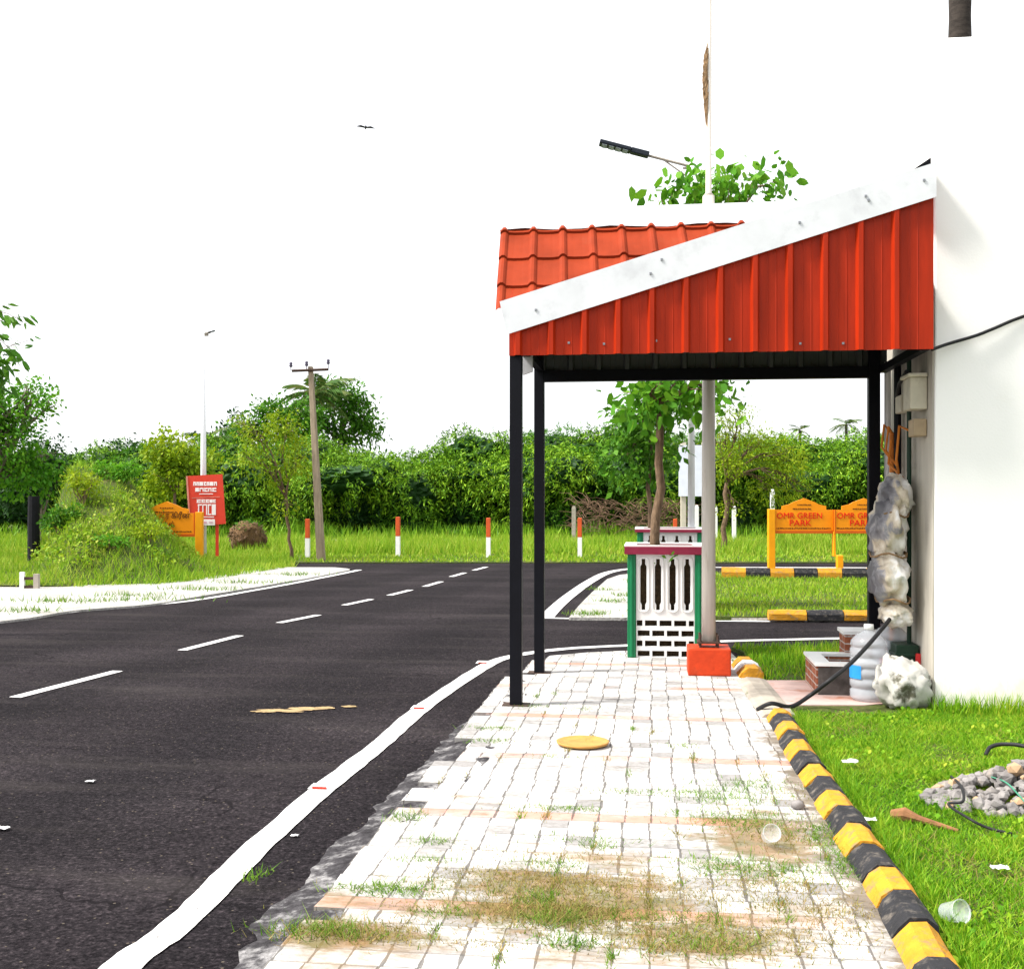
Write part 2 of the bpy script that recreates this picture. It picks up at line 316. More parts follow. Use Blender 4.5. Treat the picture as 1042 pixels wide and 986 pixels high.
LF_HEDGE = leafmat('thicket_leaves', [(0.022, 0.062, 0.003), (0.062, 0.165, 0.006), (0.145, 0.31, 0.010), (0.27, 0.43, 0.020)], 0.10, 0.28)
LF_SHADE_CORE = leafmat('thicket_inner_shade', [(0.010, 0.035, 0.007), (0.016, 0.055, 0.008)], 0.0, 0.8)  # inner growth, coloured very dark to stand in for shadow pockets
LF_YEL = leafmat('yellow_green_leaves', [(0.09, 0.18, 0.006), (0.19, 0.30, 0.008), (0.33, 0.40, 0.012)], 0.35, 0.8)
LF_MID = leafmat('mid_green_leaves', [(0.022, 0.085, 0.006), (0.055, 0.18, 0.009), (0.12, 0.28, 0.016)], 0.3, 0.6)
LF_BRIGHT = leafmat('fresh_green_leaves', [(0.035, 0.14, 0.008), (0.08, 0.26, 0.012), (0.16, 0.35, 0.02)], 0.35, 1.2)
LF_DARK = leafmat('dark_green_leaves', [(0.010, 0.035, 0.010), (0.018, 0.06, 0.012), (0.035, 0.10, 0.018)], 0.2, 0.8)
LF_PALM = leafmat('palm_leaflets', [(0.03, 0.08, 0.014), (0.06, 0.14, 0.02), (0.16, 0.18, 0.04)], 0.25, 0.8)
GR_LAWN = leafmat('lawn_blades', [(0.035, 0.14, 0.005), (0.10, 0.27, 0.008), (0.21, 0.40, 0.014), (0.38, 0.44, 0.04)], 0.35, 1.3)
GR_VERGE = leafmat('verge_blades', [(0.06, 0.17, 0.008), (0.15, 0.31, 0.012), (0.28, 0.43, 0.025), (0.40, 0.44, 0.07)], 0.35, 0.5)
GR_DRY = leafmat('dry_blades', [(0.14, 0.19, 0.03), (0.25, 0.22, 0.06), (0.38, 0.26, 0.10)], 0.3, 2.0)
GR_WEED = leafmat('weed_blades', [(0.05, 0.15, 0.012), (0.11, 0.24, 0.016), (0.19, 0.27, 0.03)], 0.3, 2.0)

# ------------------------------------------------------------------ mesh collector
class MB:
    def __init__(s): s.v = []; s.f = []; s.m = []
    def add(s, vs, fs, mi=0):
        o = len(s.v); s.v.extend([tuple(v) for v in vs]); s.f.extend([tuple(o + i for i in f) for f in fs]); s.m.extend([mi] * len(fs))
    def box(s, a, b, mi=0, M=None):
        x0, y0, z0 = a; x1, y1, z1 = b
        vs = [Vector(p) for p in ((x0,y0,z0),(x1,y0,z0),(x1,y1,z0),(x0,y1,z0),(x0,y0,z1),(x1,y0,z1),(x1,y1,z1),(x0,y1,z1))]
        if M is not None: vs = [M @ v for v in vs]
        s.add(vs, [(3,2,1,0),(4,5,6,7),(0,1,5,4),(1,2,6,5),(2,3,7,6),(3,0,4,7)], mi)
    def tube(s, pts, rad, n=8, mi=0, cap=True):
        pts = [Vector(p) for p in pts]
        if not hasattr(rad, '__len__'): rad = [rad] * len(pts)
        o = len(s.v); up = None
        for i, p in enumerate(pts):
            t = (pts[min(i+1, len(pts)-1)] - pts[max(i-1, 0)]).normalized()
            if up is None: up = t.orthogonal().normalized()
            up = (up - t * up.dot(t))
            up = up.normalized() if up.length > 1e-6 else t.orthogonal().normalized()
            w = t.cross(up)
            for k in range(n):
                a = 2 * math.pi * k / n
                s.v.append(tuple(p + (up * math.cos(a) + w * math.sin(a)) * rad[i]))
        for i in range(len(pts) - 1):
            for k in range(n):
                k2 = (k + 1) % n
                s.f.append((o+i*n+k, o+i*n+k2, o+(i+1)*n+k2, o+(i+1)*n+k)); s.m.append(mi)
        if cap:
            s.f.append(tuple(o + k for k in range(n))[::-1]); s.m.append(mi)
            s.f.append(tuple(o + (len(pts)-1)*n + k for k in range(n))); s.m.append(mi)
    def lathe(s, prof, c, n=20, mi=0, axis=None):
        o = len(s.v); c = Vector(c)
        for r, z in prof:
            for k in range(n):
                a = 2*math.pi*k/n
                s.v.append((c.x + r*math.cos(a), c.y + r*math.sin(a), c.z + z))
        for i in range(len(prof)-1):
            for k in range(n):
                k2 = (k+1) % n
                s.f.append((o+i*n+k, o+i*n+k2, o+(i+1)*n+k2, o+(i+1)*n+k)); s.m.append(mi)
    def prism(s, poly, z0, z1, mi=0, side=None):
        """horizontal polygon (list of xy, any winding) from z0 to z1"""
        A = sum(poly[i][0]*poly[(i+1) % len(poly)][1] - poly[(i+1) % len(poly)][0]*poly[i][1] for i in range(len(poly)))
        if A < 0: poly = poly[::-1]
        n = len(poly); o = len(s.v)
        s.v.extend([(p[0], p[1], z0) for p in poly]); s.v.extend([(p[0], p[1], z1) for p in poly])
        s.f.append(tuple(range(o+n, o+2*n))); s.m.append(mi)
        for i in range(n):
            j = (i+1) % n; s.f.append((o+i, o+j, o+n+j, o+n+i)); s.m.append(mi if side is None else side)
    def build(s, name, mats, parent=None, smooth=False):
        me = bpy.data.meshes.new(name)
        me.from_pydata(s.v, [], s.f)
        for m in (mats if isinstance(mats, (list, tuple)) else [mats]): me.materials.append(m)
        if any(s.m): me.polygons.foreach_set('material_index', s.m)
        if smooth: me.polygons.foreach_set('use_smooth', [True]*len(me.polygons))
        me.validate(); me.update()
        o = bpy.data.objects.new(name, me); C.objects.link(o)
        if parent is not None:
            o.parent = parent; o.matrix_parent_inverse = Matrix.Translation(-parent.location)
        return o
def bevel(o, w=0.006, seg=2):
    b = o.modifiers.new('edge', 'BEVEL'); b.width = w; b.segments = seg; b.limit_method = 'ANGLE'; b.angle_limit = R(40)
    return o
def tag(o, label, cat, group=None, kind=None):
    o['label'] = label; o['category'] = cat
    if group: o['group'] = group
    if kind: o['kind'] = kind
    return o
def thing(name, label, cat, loc, group=None):
    o = bpy.data.objects.new(name, None); C.objects.link(o); o.location = loc; o.empty_display_size = 0.2
    return tag(o, label, cat, group)
def structure(o, label, cat):
    o['kind'] = 'structure'; o['label'] = label; o['category'] = cat; return o
def stuff(o, label, cat):
    o['kind'] = 'stuff'; o['label'] = label; o['category'] = cat; return o

# fast mesh of many small faces: V (n,k,3)
def leaf_mesh(name, V, mats, parent=None, midx=None):
    n, k, _ = V.shape
    me = bpy.data.meshes.new(name)
    me.vertices.add(n*k); me.loops.add(n*k); me.polygons.add(n)
    me.vertices.foreach_set('co', V.reshape(-1).astype(np.float32))
    me.loops.foreach_set('vertex_index', np.arange(n*k, dtype=np.int32))
    me.polygons.foreach_set('loop_start', np.arange(0, n*k, k, dtype=np.int32))
    for m in (mats if isinstance(mats, (list, tuple)) else [mats]): me.materials.append(m)
    if midx is not None: me.polygons.foreach_set('material_index', midx.astype(np.int32))
    me.update(calc_edges=True)
    o = bpy.data.objects.new(name, me); C.objects.link(o)
    if parent is not None:
        o.parent = parent; o.matrix_parent_inverse = Matrix.Translation(-parent.location)
    return o
def unit(a): return a / np.maximum(1e-9, np.linalg.norm(a, axis=-1, keepdims=True))
def leaves(P, size, aspect=0.5, dirs=None, droop=0.3, jitter=1.0, six=False):
    """rhombic leaves: P (n,3) base points; returns (n,4,3)"""
    n = len(P)
    d = RNG.normal(size=(n, 3)) * jitter
    if dirs is not None: d = d * 0.6 + dirs
    d[:, 2] -= droop
    d = unit(d); nn = unit(np.cross(d, RNG.normal(size=(n, 3)) + np.array([0, 0, 1.2])))
    s = (size * RNG.uniform(0.45, 1.6, n))[:, None]
    w = s * aspect * 0.5
    bend = np.zeros((n, 3)); bend[:, 2] = -s[:, 0] * 0.12
    if six:
        fold = np.cross(d, nn)*w*0.5
        return np.stack([P, P + d*s*0.28 + nn*w*.9 + fold, P + d*s*0.66 + nn*w*.85 + fold + bend*.5, P + d*s + bend, P + d*s*0.66 - nn*w*.85 + bend*.5, P + d*s*0.28 - nn*w*.9], 1)
    return np.stack([P, P + d*s*0.5 + nn*w, P + d*s + bend, P + d*s*0.5 - nn*w], 1)
def blob_points(n, c, r, shell=0.55):
    d = unit(RNG.normal(size=(n, 3))); rad = shell + (1 - shell) * RNG.random(n) ** 0.7
    return np.array(c) + d * rad[:, None] * np.array(r), d
def blades(P, h, w, lean=0.35):
    n = len(P); a = RNG.uniform(0, 2*np.pi, n)
    side = np.stack([np.cos(a), np.sin(a), np.zeros(n)], 1)
    hh = (h * RNG.uniform(0.45, 1.3, n))[:, None]
    tip = np.zeros((n, 3)); b = RNG.uniform(0, 2*np.pi, n); ln = RNG.random(n) * lean * 1.6
    tip[:, 0] = np.cos(b)*ln; tip[:, 1] = np.sin(b)*ln; tip[:, 2] = 1
    ww = (w * RNG.uniform(0.6, 1.3, n))[:, None]
    return np.stack([P - side*ww, P + side*ww, P + tip*hh], 1)
def in_poly(x, y, poly):
    ins = np.zeros(len(x), bool); n = len(poly)
    for i in range(n):
        x0, y0 = poly[i][:2]; x1, y1 = poly[(i+1) % n][:2]
        c = ((y0 > y) != (y1 > y))
        with np.errstate(divide='ignore', invalid='ignore'):
            ins ^= c & (x < (x1-x0)*(y-y0)/(y1-y0+1e-12) + x0)
    return ins
def scatter(poly, dens, z=0.0):
    xs = [p[0] for p in poly]; ys = [p[1] for p in poly]
    A = (max(xs)-min(xs))*(max(ys)-min(ys)); n = int(A*dens)
    x = RNG.uniform(min(xs), max(xs), n); y = RNG.uniform(min(ys), max(ys), n)
    k = in_poly(x, y, poly); x, y = x[k], y[k]
    return np.stack([x, y, np.full(len(x), z)], 1)
def clumpy(P, scale, lo=0.35):
    """thin out points by a smooth pattern so the growth is uneven; returns kept points and a height factor"""
    f = np.array([0.5 + 0.5*mnoise.noise((p[0]*scale, p[1]*scale, 3.1)) + 0.25*mnoise.noise((p[0]*scale*3.1, p[1]*scale*3.1, 7.7)) for p in P])
    k = RNG.random(len(P)) < lo + (1-lo)*np.clip(f, 0, 1)*1.2
    return P[k], np.clip(f[k], 0.1, 1.3)

# ------------------------------------------------------------------ light
SUN_EL, SUN_AZ = 50.0, 252.0      # azimuth clockwise from +Y: the sun stands to the left of the street
az = R(SUN_AZ); el = R(SUN_EL)
sd = Vector((math.sin(az)*math.cos(el), math.cos(az)*math.cos(el), math.sin(el)))
sun = bpy.data.lights.new('sun', 'SUN'); sun.energy = 1.5; sun.angle = R(10); sun.color = (1.0, 0.95, 0.87)
so = bpy.data.objects.new('sun', sun); C.objects.link(so); so.rotation_euler = (-sd).to_track_quat('-Z', 'Y').to_euler()
w = bpy.data.worlds.new('World'); sc.world = w; w.use_nodes = True
nt = w.node_tree; nt.nodes.clear()
sky = N(nt, 'ShaderNodeTexSky', sky_type='NISHITA', sun_disc=False, sun_elevation=el, sun_rotation=az, air_density=1.0, dust_density=4.0)
hs = N(nt, 'ShaderNodeHueSaturation', inp={'Saturation': 0.12, 'Value': 1.0}); L(nt, sky.outputs[0], hs.inputs['Color'])
cloud = mixc(nt, 0.62, hs.outputs[0], (7.5, 7.6, 7.8))
bg = N(nt, 'ShaderNodeBackground', inp={'Strength': 0.052}); L(nt, cloud, bg.inputs['Color'])
wo = N(nt, 'ShaderNodeOutputWorld'); L(nt, bg.outputs[0], wo.inputs[0])
sc.view_settings.view_transform = 'Standard'; sc.view_settings.look = 'None'; sc.view_settings.exposure = 2.3; sc.view_settings.gamma = 1.0
sc.cycles.use_denoising = True
sc.cycles.max_bounces = 8; sc.cycles.transparent_max_bounces = 12

# ------------------------------------------------------------------ ground, road, pavements
def gp(pts, z=0.0): return [tuple(G(x, y, z)[:2]) for x, y in pts]
def frontal(px, D): p = at_depth(px, HZ, D); return (p.x, p.y)
def smooth_line(pts, n=8):
    out = []; P = [Vector((p[0], p[1])) for p in pts]
    for i in range(len(P)-1):
        p0 = P[max(0, i-1)]; p1 = P[i]; p2 = P[i+1]; p3 = P[min(len(P)-1, i+2)]
        for k in range(n):
            t = k/n
            out.append(0.5*((2*p1) + (p2-p0)*t + (2*p0-5*p1+4*p2-p3)*t*t + (3*p1-p0-3*p2+p3)*t**3))
    out.append(P[-1]); return out
def ribbon(mb, pts, width, z, mi=0, wav=0.0):
    L_ = []; Rr = []
    for i, p in enumerate(pts):
        t = (pts[min(i+1, len(pts)-1)] - pts[max(i-1, 0)]).normalized(); nrm = Vector((-t.y, t.x))
        e = wav*(random.random()-0.5)
        L_.append((*(p + nrm*(width/2 + e)), z)); Rr.append((*(p - nrm*(width/2 + wav*(random.random()-0.5))), z))
    o = len(mb.v); n = len(pts); mb.v.extend(L_ + Rr)
    for i in range(n-1): mb.f.append((o+n+i, o+n+i+1, o+i+1, o+i)); mb.m.append(mi)

g = MB(); S = 1500
g.add([(-S,-S,-0.06),(S,-S,-0.06),(S,S,-0.06),(-S,S,-0.06)], [(0,1,2,3)])
structure(g.build('ground', SOIL), 'green brown earth stretching away beyond the road and verge', 'ground')

FAR = 27.4
r = MB()
a0 = frontal(-3000, FAR); a1 = frontal(3600, FAR)
r.add([(-60,-6,0),(60,-6,0),(a1[0],a1[1],0),(a0[0],a0[1],0)], [(0,1,2,3)])
structure(r.build('road', ASPH), 'dark new asphalt road with white lines running past the canopy', 'road')

# near pavement
ZP = 0.05
left_edge = [(272,978),(321,924),(350,895),(392,848),(412,817),(434,790),(456,772),(485,733),(514,694),(532,679),(560,667)]
kerb_px = [(975,1010),(958,985),(920,917),(882,858),(846,803),(818,763),(793,722),(778,703),(765,686)]
le = [G(x, y, ZP) for x, y in left_edge]
ke = [G(x, y, 0.11) for x, y in kerb_px]
d0 = (le[0]-le[3]).normalized(); le = [le[0] + d0*5.0] + le
k0 = (ke[1]-ke[4]).normalized(); ke = [ke[0] + k0*5.0] + ke
far_pts = [G(600,663.5,ZP), G(640,662,ZP), G(740,660,ZP), G(752,672,ZP)]
TT = .126
def jag(path):
    out = []; ys = [p.y for p in path]; y = math.ceil(path[0].y/TT)*TT; rj = random.Random(12)
    while y < path[-1].y-TT:
        ym = y+TT/2
        for i in range(len(path)-1):
            if path[i].y <= ym <= path[i+1].y:
                x = path[i].x+(path[i+1].x-path[i].x)*(ym-path[i].y)/(path[i+1].y-path[i].y); break
        k = round(x/TT+.13)+(1 if rj.random() < .14 else 0)
        xx = (k-.13)*TT; out += [(xx+rj.uniform(-.008,.008), y), (xx+rj.uniform(-.008,.008), y+TT-.004)]; y += TT
    return out
pav_poly = jag(le) + [(le[-1].x, le[-1].y)] + [(p.x, p.y) for p in far_pts] + [(p.x, p.y) for p in reversed(ke)]
pm = MB(); pm.prism(pav_poly, -0.05, ZP)
structure(pm.build('pavement', PAV), 'pale square paved footpath with moss between the pavers in the foreground', 'pavement')
# dirty cement apron between pavers and asphalt
ae = [G(x, y, 0.004) for x, y in [(215,985),(250,939),(279,890),(343,836),(411,777),(460,733),(505,699),(535,676),(575,664)]]
ae = [ae[0] + d0*5.0] + ae
def resample(path, n):
    P = [Vector((p[0], p[1])) for p in path]; cum = [0]
    for i in range(len(P)-1): cum.append(cum[-1]+(P[i+1]-P[i]).length)
    out = []
    for k in range(n):
        q = cum[-1]*k/(n-1)
        for i in range(len(P)-1):
            if q <= cum[i+1]+1e-9: out.append(P[i].lerp(P[i+1], (q-cum[i])/max(1e-9, cum[i+1]-cum[i]))); break
    return out
ae = [Vector(a_)*.62+Vector((b_.x, b_.y, a_.z))*.38 for a_, b_ in zip([Vector((p[0],p[1],0)) for p in resample(ae, 12)], resample(le, 12))]
NA, MA = 260, 14; am = MB(); ro_ = resample(smooth_line(ae, 6), NA); ri_ = resample(le, NA)
for i in range(NA):
    for j in range(MA):
        q = j/(MA-1); a_ = ro_[i]; b_ = ri_[i]+Vector((.24, 0)); p = a_.lerp(b_, q)
        nz = mnoise.fractal((p.x*6, p.y*6, .5), .9, 2.1, 4)
        if j == 0: p = p+Vector((.09*mnoise.noise((p.y*2.3, 1, 1))+.05*mnoise.noise((p.y*9, 2, 1)), 0))
        am.v.append((p.x, p.y, .002+.042*min(1, q*1.9)+(.012*nz if 0 < j else 0)))
for i in range(NA-1):
    for j in range(MA-1): am.f.append((i*MA+j, i*MA+j+1, (i+1)*MA+j+1, (i+1)*MA+j)); am.m.append(0)
structure(am.build('pavement_edge', APRON), 'broken grey cement strip between the asphalt and the pale pavers', 'pavement edge')

# road lines
line_px = [(60,1040),(123,985),(189,935),(257,867),(329,803),(385,759),(428,722),(484,684),(515,669.5),(570,661),(640,657),(745,652.5),(900,649)]
near_line = smooth_line([G(x, y).to_2d() for x, y in line_px], 8)
lm = MB(); ribbon(lm, near_line, 0.14, 0.006, wav=0.012)
structure(lm.build('edge_line', PAINT), 'white painted line curving along the near edge of the road into the side street', 'road line')
lm = MB(); ribbon(lm, smooth_line([G(x, y).to_2d() for x, y in [(-260,644),(18,628),(100,620),(190,612),(280,597),(340,585.5),(366,580)]], 8), 0.13, 0.006, wav=0.02)
structure(lm.build('edge_line', PAINT), 'white painted line along the far left edge of the road beside the sandy strip', 'road line')
lm = MB()
ribbon(lm, smooth_line([G(x, y).to_2d() for x, y in [(556,628.5),(566,618),(580,606),(600,592),(618,583),(640,579),(665,577.8),(760,577.5),(920,578)]], 8), 0.2, 0.006)
structure(lm.build('edge_line', PAINT), 'white line bending round the corner of the far paved island', 'road line')
lm = MB(); ribbon(lm, [G(x, y).to_2d() for x, y in [(553,629),(600,630),(680,631.5),(780,632.5),(920,633.5)]], 0.12, 0.006)
structure(lm.build('edge_line', PAINT), 'thin white line along the far edge of the side street', 'road line')
dm = MB()
for (x0,y0,x1,y1) in [(15,710,120,683),(185,662,244,647),(284,634,324,626),(350,616,378,610),(396,606,418,600.5),(432,597,449,592),(459,587,473,583),(482,580.5,495,577)]:
    a = G(x0,y0); b = G(x1,y1); ribbon(dm, [a.to_2d(), b.to_2d()], 0.11, 0.006)
structure(dm.build('centre_line', PAINT), 'dashed white centre line receding along the road', 'road line')

# left sandy strip and island
lp = [(-260,652),(0,632),(75,621),(150,615),(200,607),(300,590.5),(345,582),(356,579),(340,577.2),(250,577),(-260,577)]
sm = MB(); sm.prism([(p[0], p[1]) for p in smooth_line(gp(lp[:9], 0.03), 4)] + gp(lp[9:], 0.03), -0.05, 0.03)
structure(sm.build('sand_strip', SANDP), 'pale sandy strip between the road and the green bank', 'path')
# far island
ip = [(579,628),(590,615),(602,603),(618,589),(630,585),(645,583),(1100,586),(1100,630)]
im = MB(); im.prism(gp(ip, 0.04), -0.05, 0.04)
structure(im.build('pavement_island', SANDP), 'pale paved corner island across the side street', 'pavement')
igrass = gp([(722,627),(722,584),(760,583),(1080,586),(1080,628)], 0.06)
im = MB(); im.prism(igrass, 0.0, 0.055)
structure(im.build('island_soil', SOIL), 'earth under the grass of the far island', 'ground')
# near grass strip beyond the pavement, lawn, pink tiles
ngrass = [tuple(G(x,y,.06)[:2]) for x, y in [(757,662),(744,656),(1000,653),(1000,690),(776,690.5),(768,684)]]
nm = MB(); nm.prism(ngrass, -0.05, 0.04)
structure(nm.build('strip_soil', SOIL), 'earth under the grass strip beside the orange pole base', 'ground')
pk = [tuple(G(x,y,.06)[:2]) for x, y in [(797,716),(775,691),(930,691),(930,712),(880,716)]]
nm = MB(); nm.prism(pk, -0.05, 0.052)
structure(nm.build('tiled_apron', PINKT), 'pinkish tiled patch by the brick trough', 'paving')
lawn = [(p.x+0.05, p.y) for p in ke[:8]] + [(ke[7].x+0.1, 8.75), (2.1, 8.75), (2.1, 8.7), (9, 8.7), (9, 0), (3, -2)]
nm = MB(); nm.prism(lawn, -0.05, 0.045)
structure(nm.build('lawn_soil', SOIL), 'earth under the lawn beside the painted kerb', 'ground')

# verge beyond the far road with pale path behind it
vp = [frontal(-900, 27.5), frontal(1900, 27.5), frontal(1900, 40.5), frontal(-900, 40.5)]
vm = MB(); vm.prism(vp, -0.06, 0.02)
structure(vm.build('verge', SOIL), 'grass verge on the far side of the road', 'ground')
vm = MB(); vm.prism([frontal(-900, 40.6), frontal(1900, 40.6), frontal(1900, 42.6), frontal(-900, 42.6)], -0.06, 0.03)
structure(vm.build('path', mat('grey_path', (0.2, 0.2, 0.2), 0.9)), 'narrow grey path along the foot of the thicket', 'path')

# kerb: chamfered stones, painted yellow and black by turns
def kerb_run(path, blen, w, h, z0, start=0, plain=None, gap=0.006):
    mb = MB(); acc = 0; k = start
    P = [Vector((p[0], p[1])) for p in path]
    cum = [0]
    for i in range(len(P)-1): cum.append(cum[-1] + (P[i+1]-P[i]).length)
    def pos(s):
        s = max(0, min(cum[-1], s))
        for i in range(len(P)-1):
            if s <= cum[i+1]:
                t = (s-cum[i])/max(1e-9, cum[i+1]-cum[i]); return P[i].lerp(P[i+1], t), (P[i+1]-P[i]).normalized()
        return P[-1], (P[-1]-P[-2]).normalized()
    s = 0
    while s < cum[-1]-0.02:
        e = min(cum[-1], s+blen*random.uniform(.94,1.06))
        jz = random.uniform(-.008,.008); jw = random.uniform(-.008,.008)
        prof = [(-w/2-.03,0),(-w/2,h*.55),(-w/2+w*.28,h),(w/2-w*.22,h),(w/2+.01,h*.6),(w/2+.01,0)]
        ring = []
        for q in (s+gap, s+(e-s)*.5, e-gap):
            c, t = pos(q); nrm = Vector((t.y, -t.x))
            for (u, z) in prof:
                u2 = u + random.uniform(-.006,.006); 
                ring.append((c.x+nrm.x*u2+jw*nrm.x, c.y+nrm.y*u2+jw*nrm.y, z0+z+(jz+random.uniform(-.005,.005) if z>0 else 0)))
        n = len(prof); fs = []
        for a in range(2):
            for j in range(n-1): fs.append((a*n+j, (a+1)*n+j, (a+1)*n+j+1, a*n+j+1))
        fs.append(tuple(range(n))); fs.append(tuple(range(3*n-1, 2*n-1, -1)))
        mb.add(ring, fs, 2 if plain and plain(k) else k % 2); s = e; k += 1
    return mb
kpath = [ke[0].to_2d()]+smooth_line([p.to_2d() for p in ke[1:8]], 8)
kb = kerb_run(kpath, 0.295, 0.125, 0.075, 0.045, 0)
structure(kb.build('kerb', [YEL, BLK, CONC]), 'yellow and black painted kerb stones between the pavers and the lawn', 'kerb')
kp2 = [p.to_2d() for p in ke[7:]]
kb = kerb_run(kp2, 3.0, 0.2, 0.035, 0.045, 0, plain=lambda k: True)
structure(kb.build('kerb', [YEL, BLK, CONC]), 'flat bare concrete kerb stretch beyond the painted stones', 'kerb')
e0 = G(765,684,.1).to_2d(); e1 = G(757,671,.1).to_2d()
kb = kerb_run([e0, e1], 0.27, 0.17, 0.085, 0.045, 0)
structure(kb.build('kerb', [YEL, WHITEP, CONC]), 'stub of yellow and white kerb stones beside the orange pole base', 'kerb')
ka = [G(x,y,.05).to_2d() for x, y in [(781,628.4),(850,629),(1000,629.5)]]
kb = kerb_run(ka, 0.47, 0.16, 0.12, 0.03, 0)
structure(kb.build('kerb', [YEL, BLK]), 'yellow and black kerb along the near side of the far grass island', 'kerb')
ka = [G(x,y,.05).to_2d() for x, y in [(734,587.5),(779,588),(1000,589)]]
kb = kerb_run(ka, 0.455, 0.18, 0.21, 0.03, 0)
structure(kb.build('kerb', [YEL, BLK]), 'yellow and black kerb under the orange park signs', 'kerb')

# sand stain, road studs, litter
st = MB()
for cx, cy, rx, ry in [(285,723,.20,.022),(310,721.5,.16,.03),(268,724.5,.10,.018),(330,721,.08,.025),(355,719.5,.07,.018),(296,725,.1,.012)]:
    c = G(cx, cy); n = 22
    st.add([(c.x + rx*math.cos(6.283*k/n)*random.uniform(.7,1.15), c.y + ry*2.2*math.sin(6.283*k/n)*random.uniform(.6,1.2), 0.005 + 0.0007*len(st.f)) for k in range(n)], [tuple(range(n))])
stuff(st.build('sand', SANDST), 'thin patch of tan sand spilled on the asphalt', 'sand')
def road_stud(px, py, label):
    p = G(px, py); t = thing('road_stud', label, 'road stud', (p.x, p.y, 0.006), 'road studs on the white line')
    b = MB(); b.add([(p.x+x*.72, p.y+y*.8, z) for x, y, z in [(-.1,-.05,.006),(.1,-.05,.006),(.1,.05,.006),(-.1,.05,.006),(-.075,-.02,.024),(.075,-.02,.024),(.075,.02,.024),(-.075,.02,.024)]], [(4,5,6,7),(0,1,5,4),(1,2,6,5),(2,3,7,6),(3,0,4,7)])
    b.build('stud_body', WHITEP, t)
    b = MB(); b.box((p.x-.045, p.y-.046, .009), (p.x+.035, p.y-.034, .019)); b.build('reflector', REDREF, t)
road_stud(328, 802, 'nearest white road stud with red reflector on the curving line')
road_stud(428, 721, 'middle road stud of three on the curving line')
road_stud(492, 675, 'farthest road stud on the bend of the line near the posts')

# ------------------------------------------------------------------ building
BX, BY, BD, BH = 2.04, 8.62, 10.35, 4.97
bt = thing('white_building', 'plain white plastered building filling the right side', 'building', (BX, BY, 0))
b = MB(); b.box((BX+.012, BY, -0.05), (9.0, BD, BH)); bevel(b.build('wall', WALLW, bt), 0.012)
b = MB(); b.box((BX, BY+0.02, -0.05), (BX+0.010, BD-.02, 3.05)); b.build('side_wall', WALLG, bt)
# things fixed to the side wall
b = MB(); b.box((BX-.13, 8.78, 2.26), (BX-.003, 9.02, 2.50)); b.box((BX-.15, 8.76, 2.50), (BX-.003, 9.04, 2.53)); bevel(b.build('meter_box', CREAM, bt), .01)
b = MB(); b.box((BX-.10, 8.80, 2.06), (BX-.003, 8.98, 2.19)); bevel(b.build('switch_box', mat('tan_box', (0.42, 0.32, 0.2), .6), bt), .008)
b = MB(); b.box((BX-.08, 9.35, 2.28), (BX-.003, 9.55, 2.42)); bevel(b.build('junction_box', CREAM, bt), .008)
b = MB(); b.tube([(BX-.05, 9.18, 0.05), (BX-.05, 9.18, 2.9)], .018); b.build('conduit', DGREEN, bt)
b = MB(); b.tube([(BX-.06, 9.95, 0.05), (BX-.06, 9.95, 2.75)], .028); b.build('drain_pipe', PVC, bt)
b = MB(); b.tube([(BX-.07, 9.72, 0.05), (BX-.07, 9.72, 2.14)], .022); b.build('conduit', ORPIPE, bt)
b = MB(); b.tube([(BX-.05, 9.60, 1.2), (BX-.05, 9.60, 2.7)], .03); b.build('conduit', BLACK, bt)
b = MB()
b.tube([(BX-.07, 8.9, 2.52), (BX-.12, 8.95, 2.56), (BX-.1, 9.3, 2.50), (BX-.06, 9.6, 2.40)], .016)
b.build('supply_cable', RUBBER, bt)
b = MB()
for k, (y0, z0, y1, z1) in enumerate([(9.72,2.12,9.5,1.85),(9.72,2.0,9.3,1.75),(9.85,2.15,9.72,1.9),(9.0,2.1,9.4,1.7)]):
    b.tube([(BX-.06, y0, z0), (BX-.12, (y0+y1)/2, max(z0, z1)+.06), (BX-.13, (y0+y1)/2+.06, (z0+z1)/2), (BX-.07, y1, z1)], .01, 6)
b.build('orange_wire', ORPIPE, bt)

# ------------------------------------------------------------------ canopy
CYF, CYB, X0, X1 = 8.34, 9.95, -1.035, 1.975
ct = thing('metal_canopy', 'orange red ribbed metal canopy on black posts leaning on the white building', 'canopy', ((X0+X1)/2, 9.1, 0))
def zl(x): return 2.815 + (x - (-1.06)) / (1.976+1.06) * (3.72-2.815)     # lower edge of the sloping fascia
ZB = 2.652
def ribbed(mb, xs0, xs1, pitch, y, zb, zt, depth=0.040, off=0.07, mi=0):
    prof = []; x = xs0
    prof.append((xs0, 0))
    k = xs0 + off
    while k < xs1 - .06:
        prof += [(k-.034, 0), (k-.016, depth), (k+.014, depth), (k+.030, 0)]
        for q in (.33, .66):
            xx = k+.036+(pitch-.072)*q
            if xx < xs1-.03: prof += [(xx-.006, 0), (xx, .003), (xx+.006, 0)]
        k += pitch
    prof.append((xs1, 0)); prof = [p for p in prof if p[0] <= xs1]
    o = len(mb.v)
    for (px_, d) in prof:
        mb.v.append((px_, y-d, zb)); mb.v.append((px_, y-d, zt(px_)))
    for i in range(len(prof)-1):
        mb.f.append((o+2*i, o+2*i+2, o+2*i+3, o+2*i+1)); mb.m.append(mi)
m = MB(); ribbed(m, X0-.03, X1, 0.2465, CYF, ZB, lambda x: zl(x)+.05)
rn = random.Random(3)
for x in (-.98,-.62,-.36,.02,.55,1.05,1.35,1.72):
    z = ZB+rn.uniform(.05,.12); m.box((x-.007, CYF-.008, z-.007), (x+.007, CYF+.0, z+.007), 1)
v = m.build('valance', [ORED, SCREW], ct)
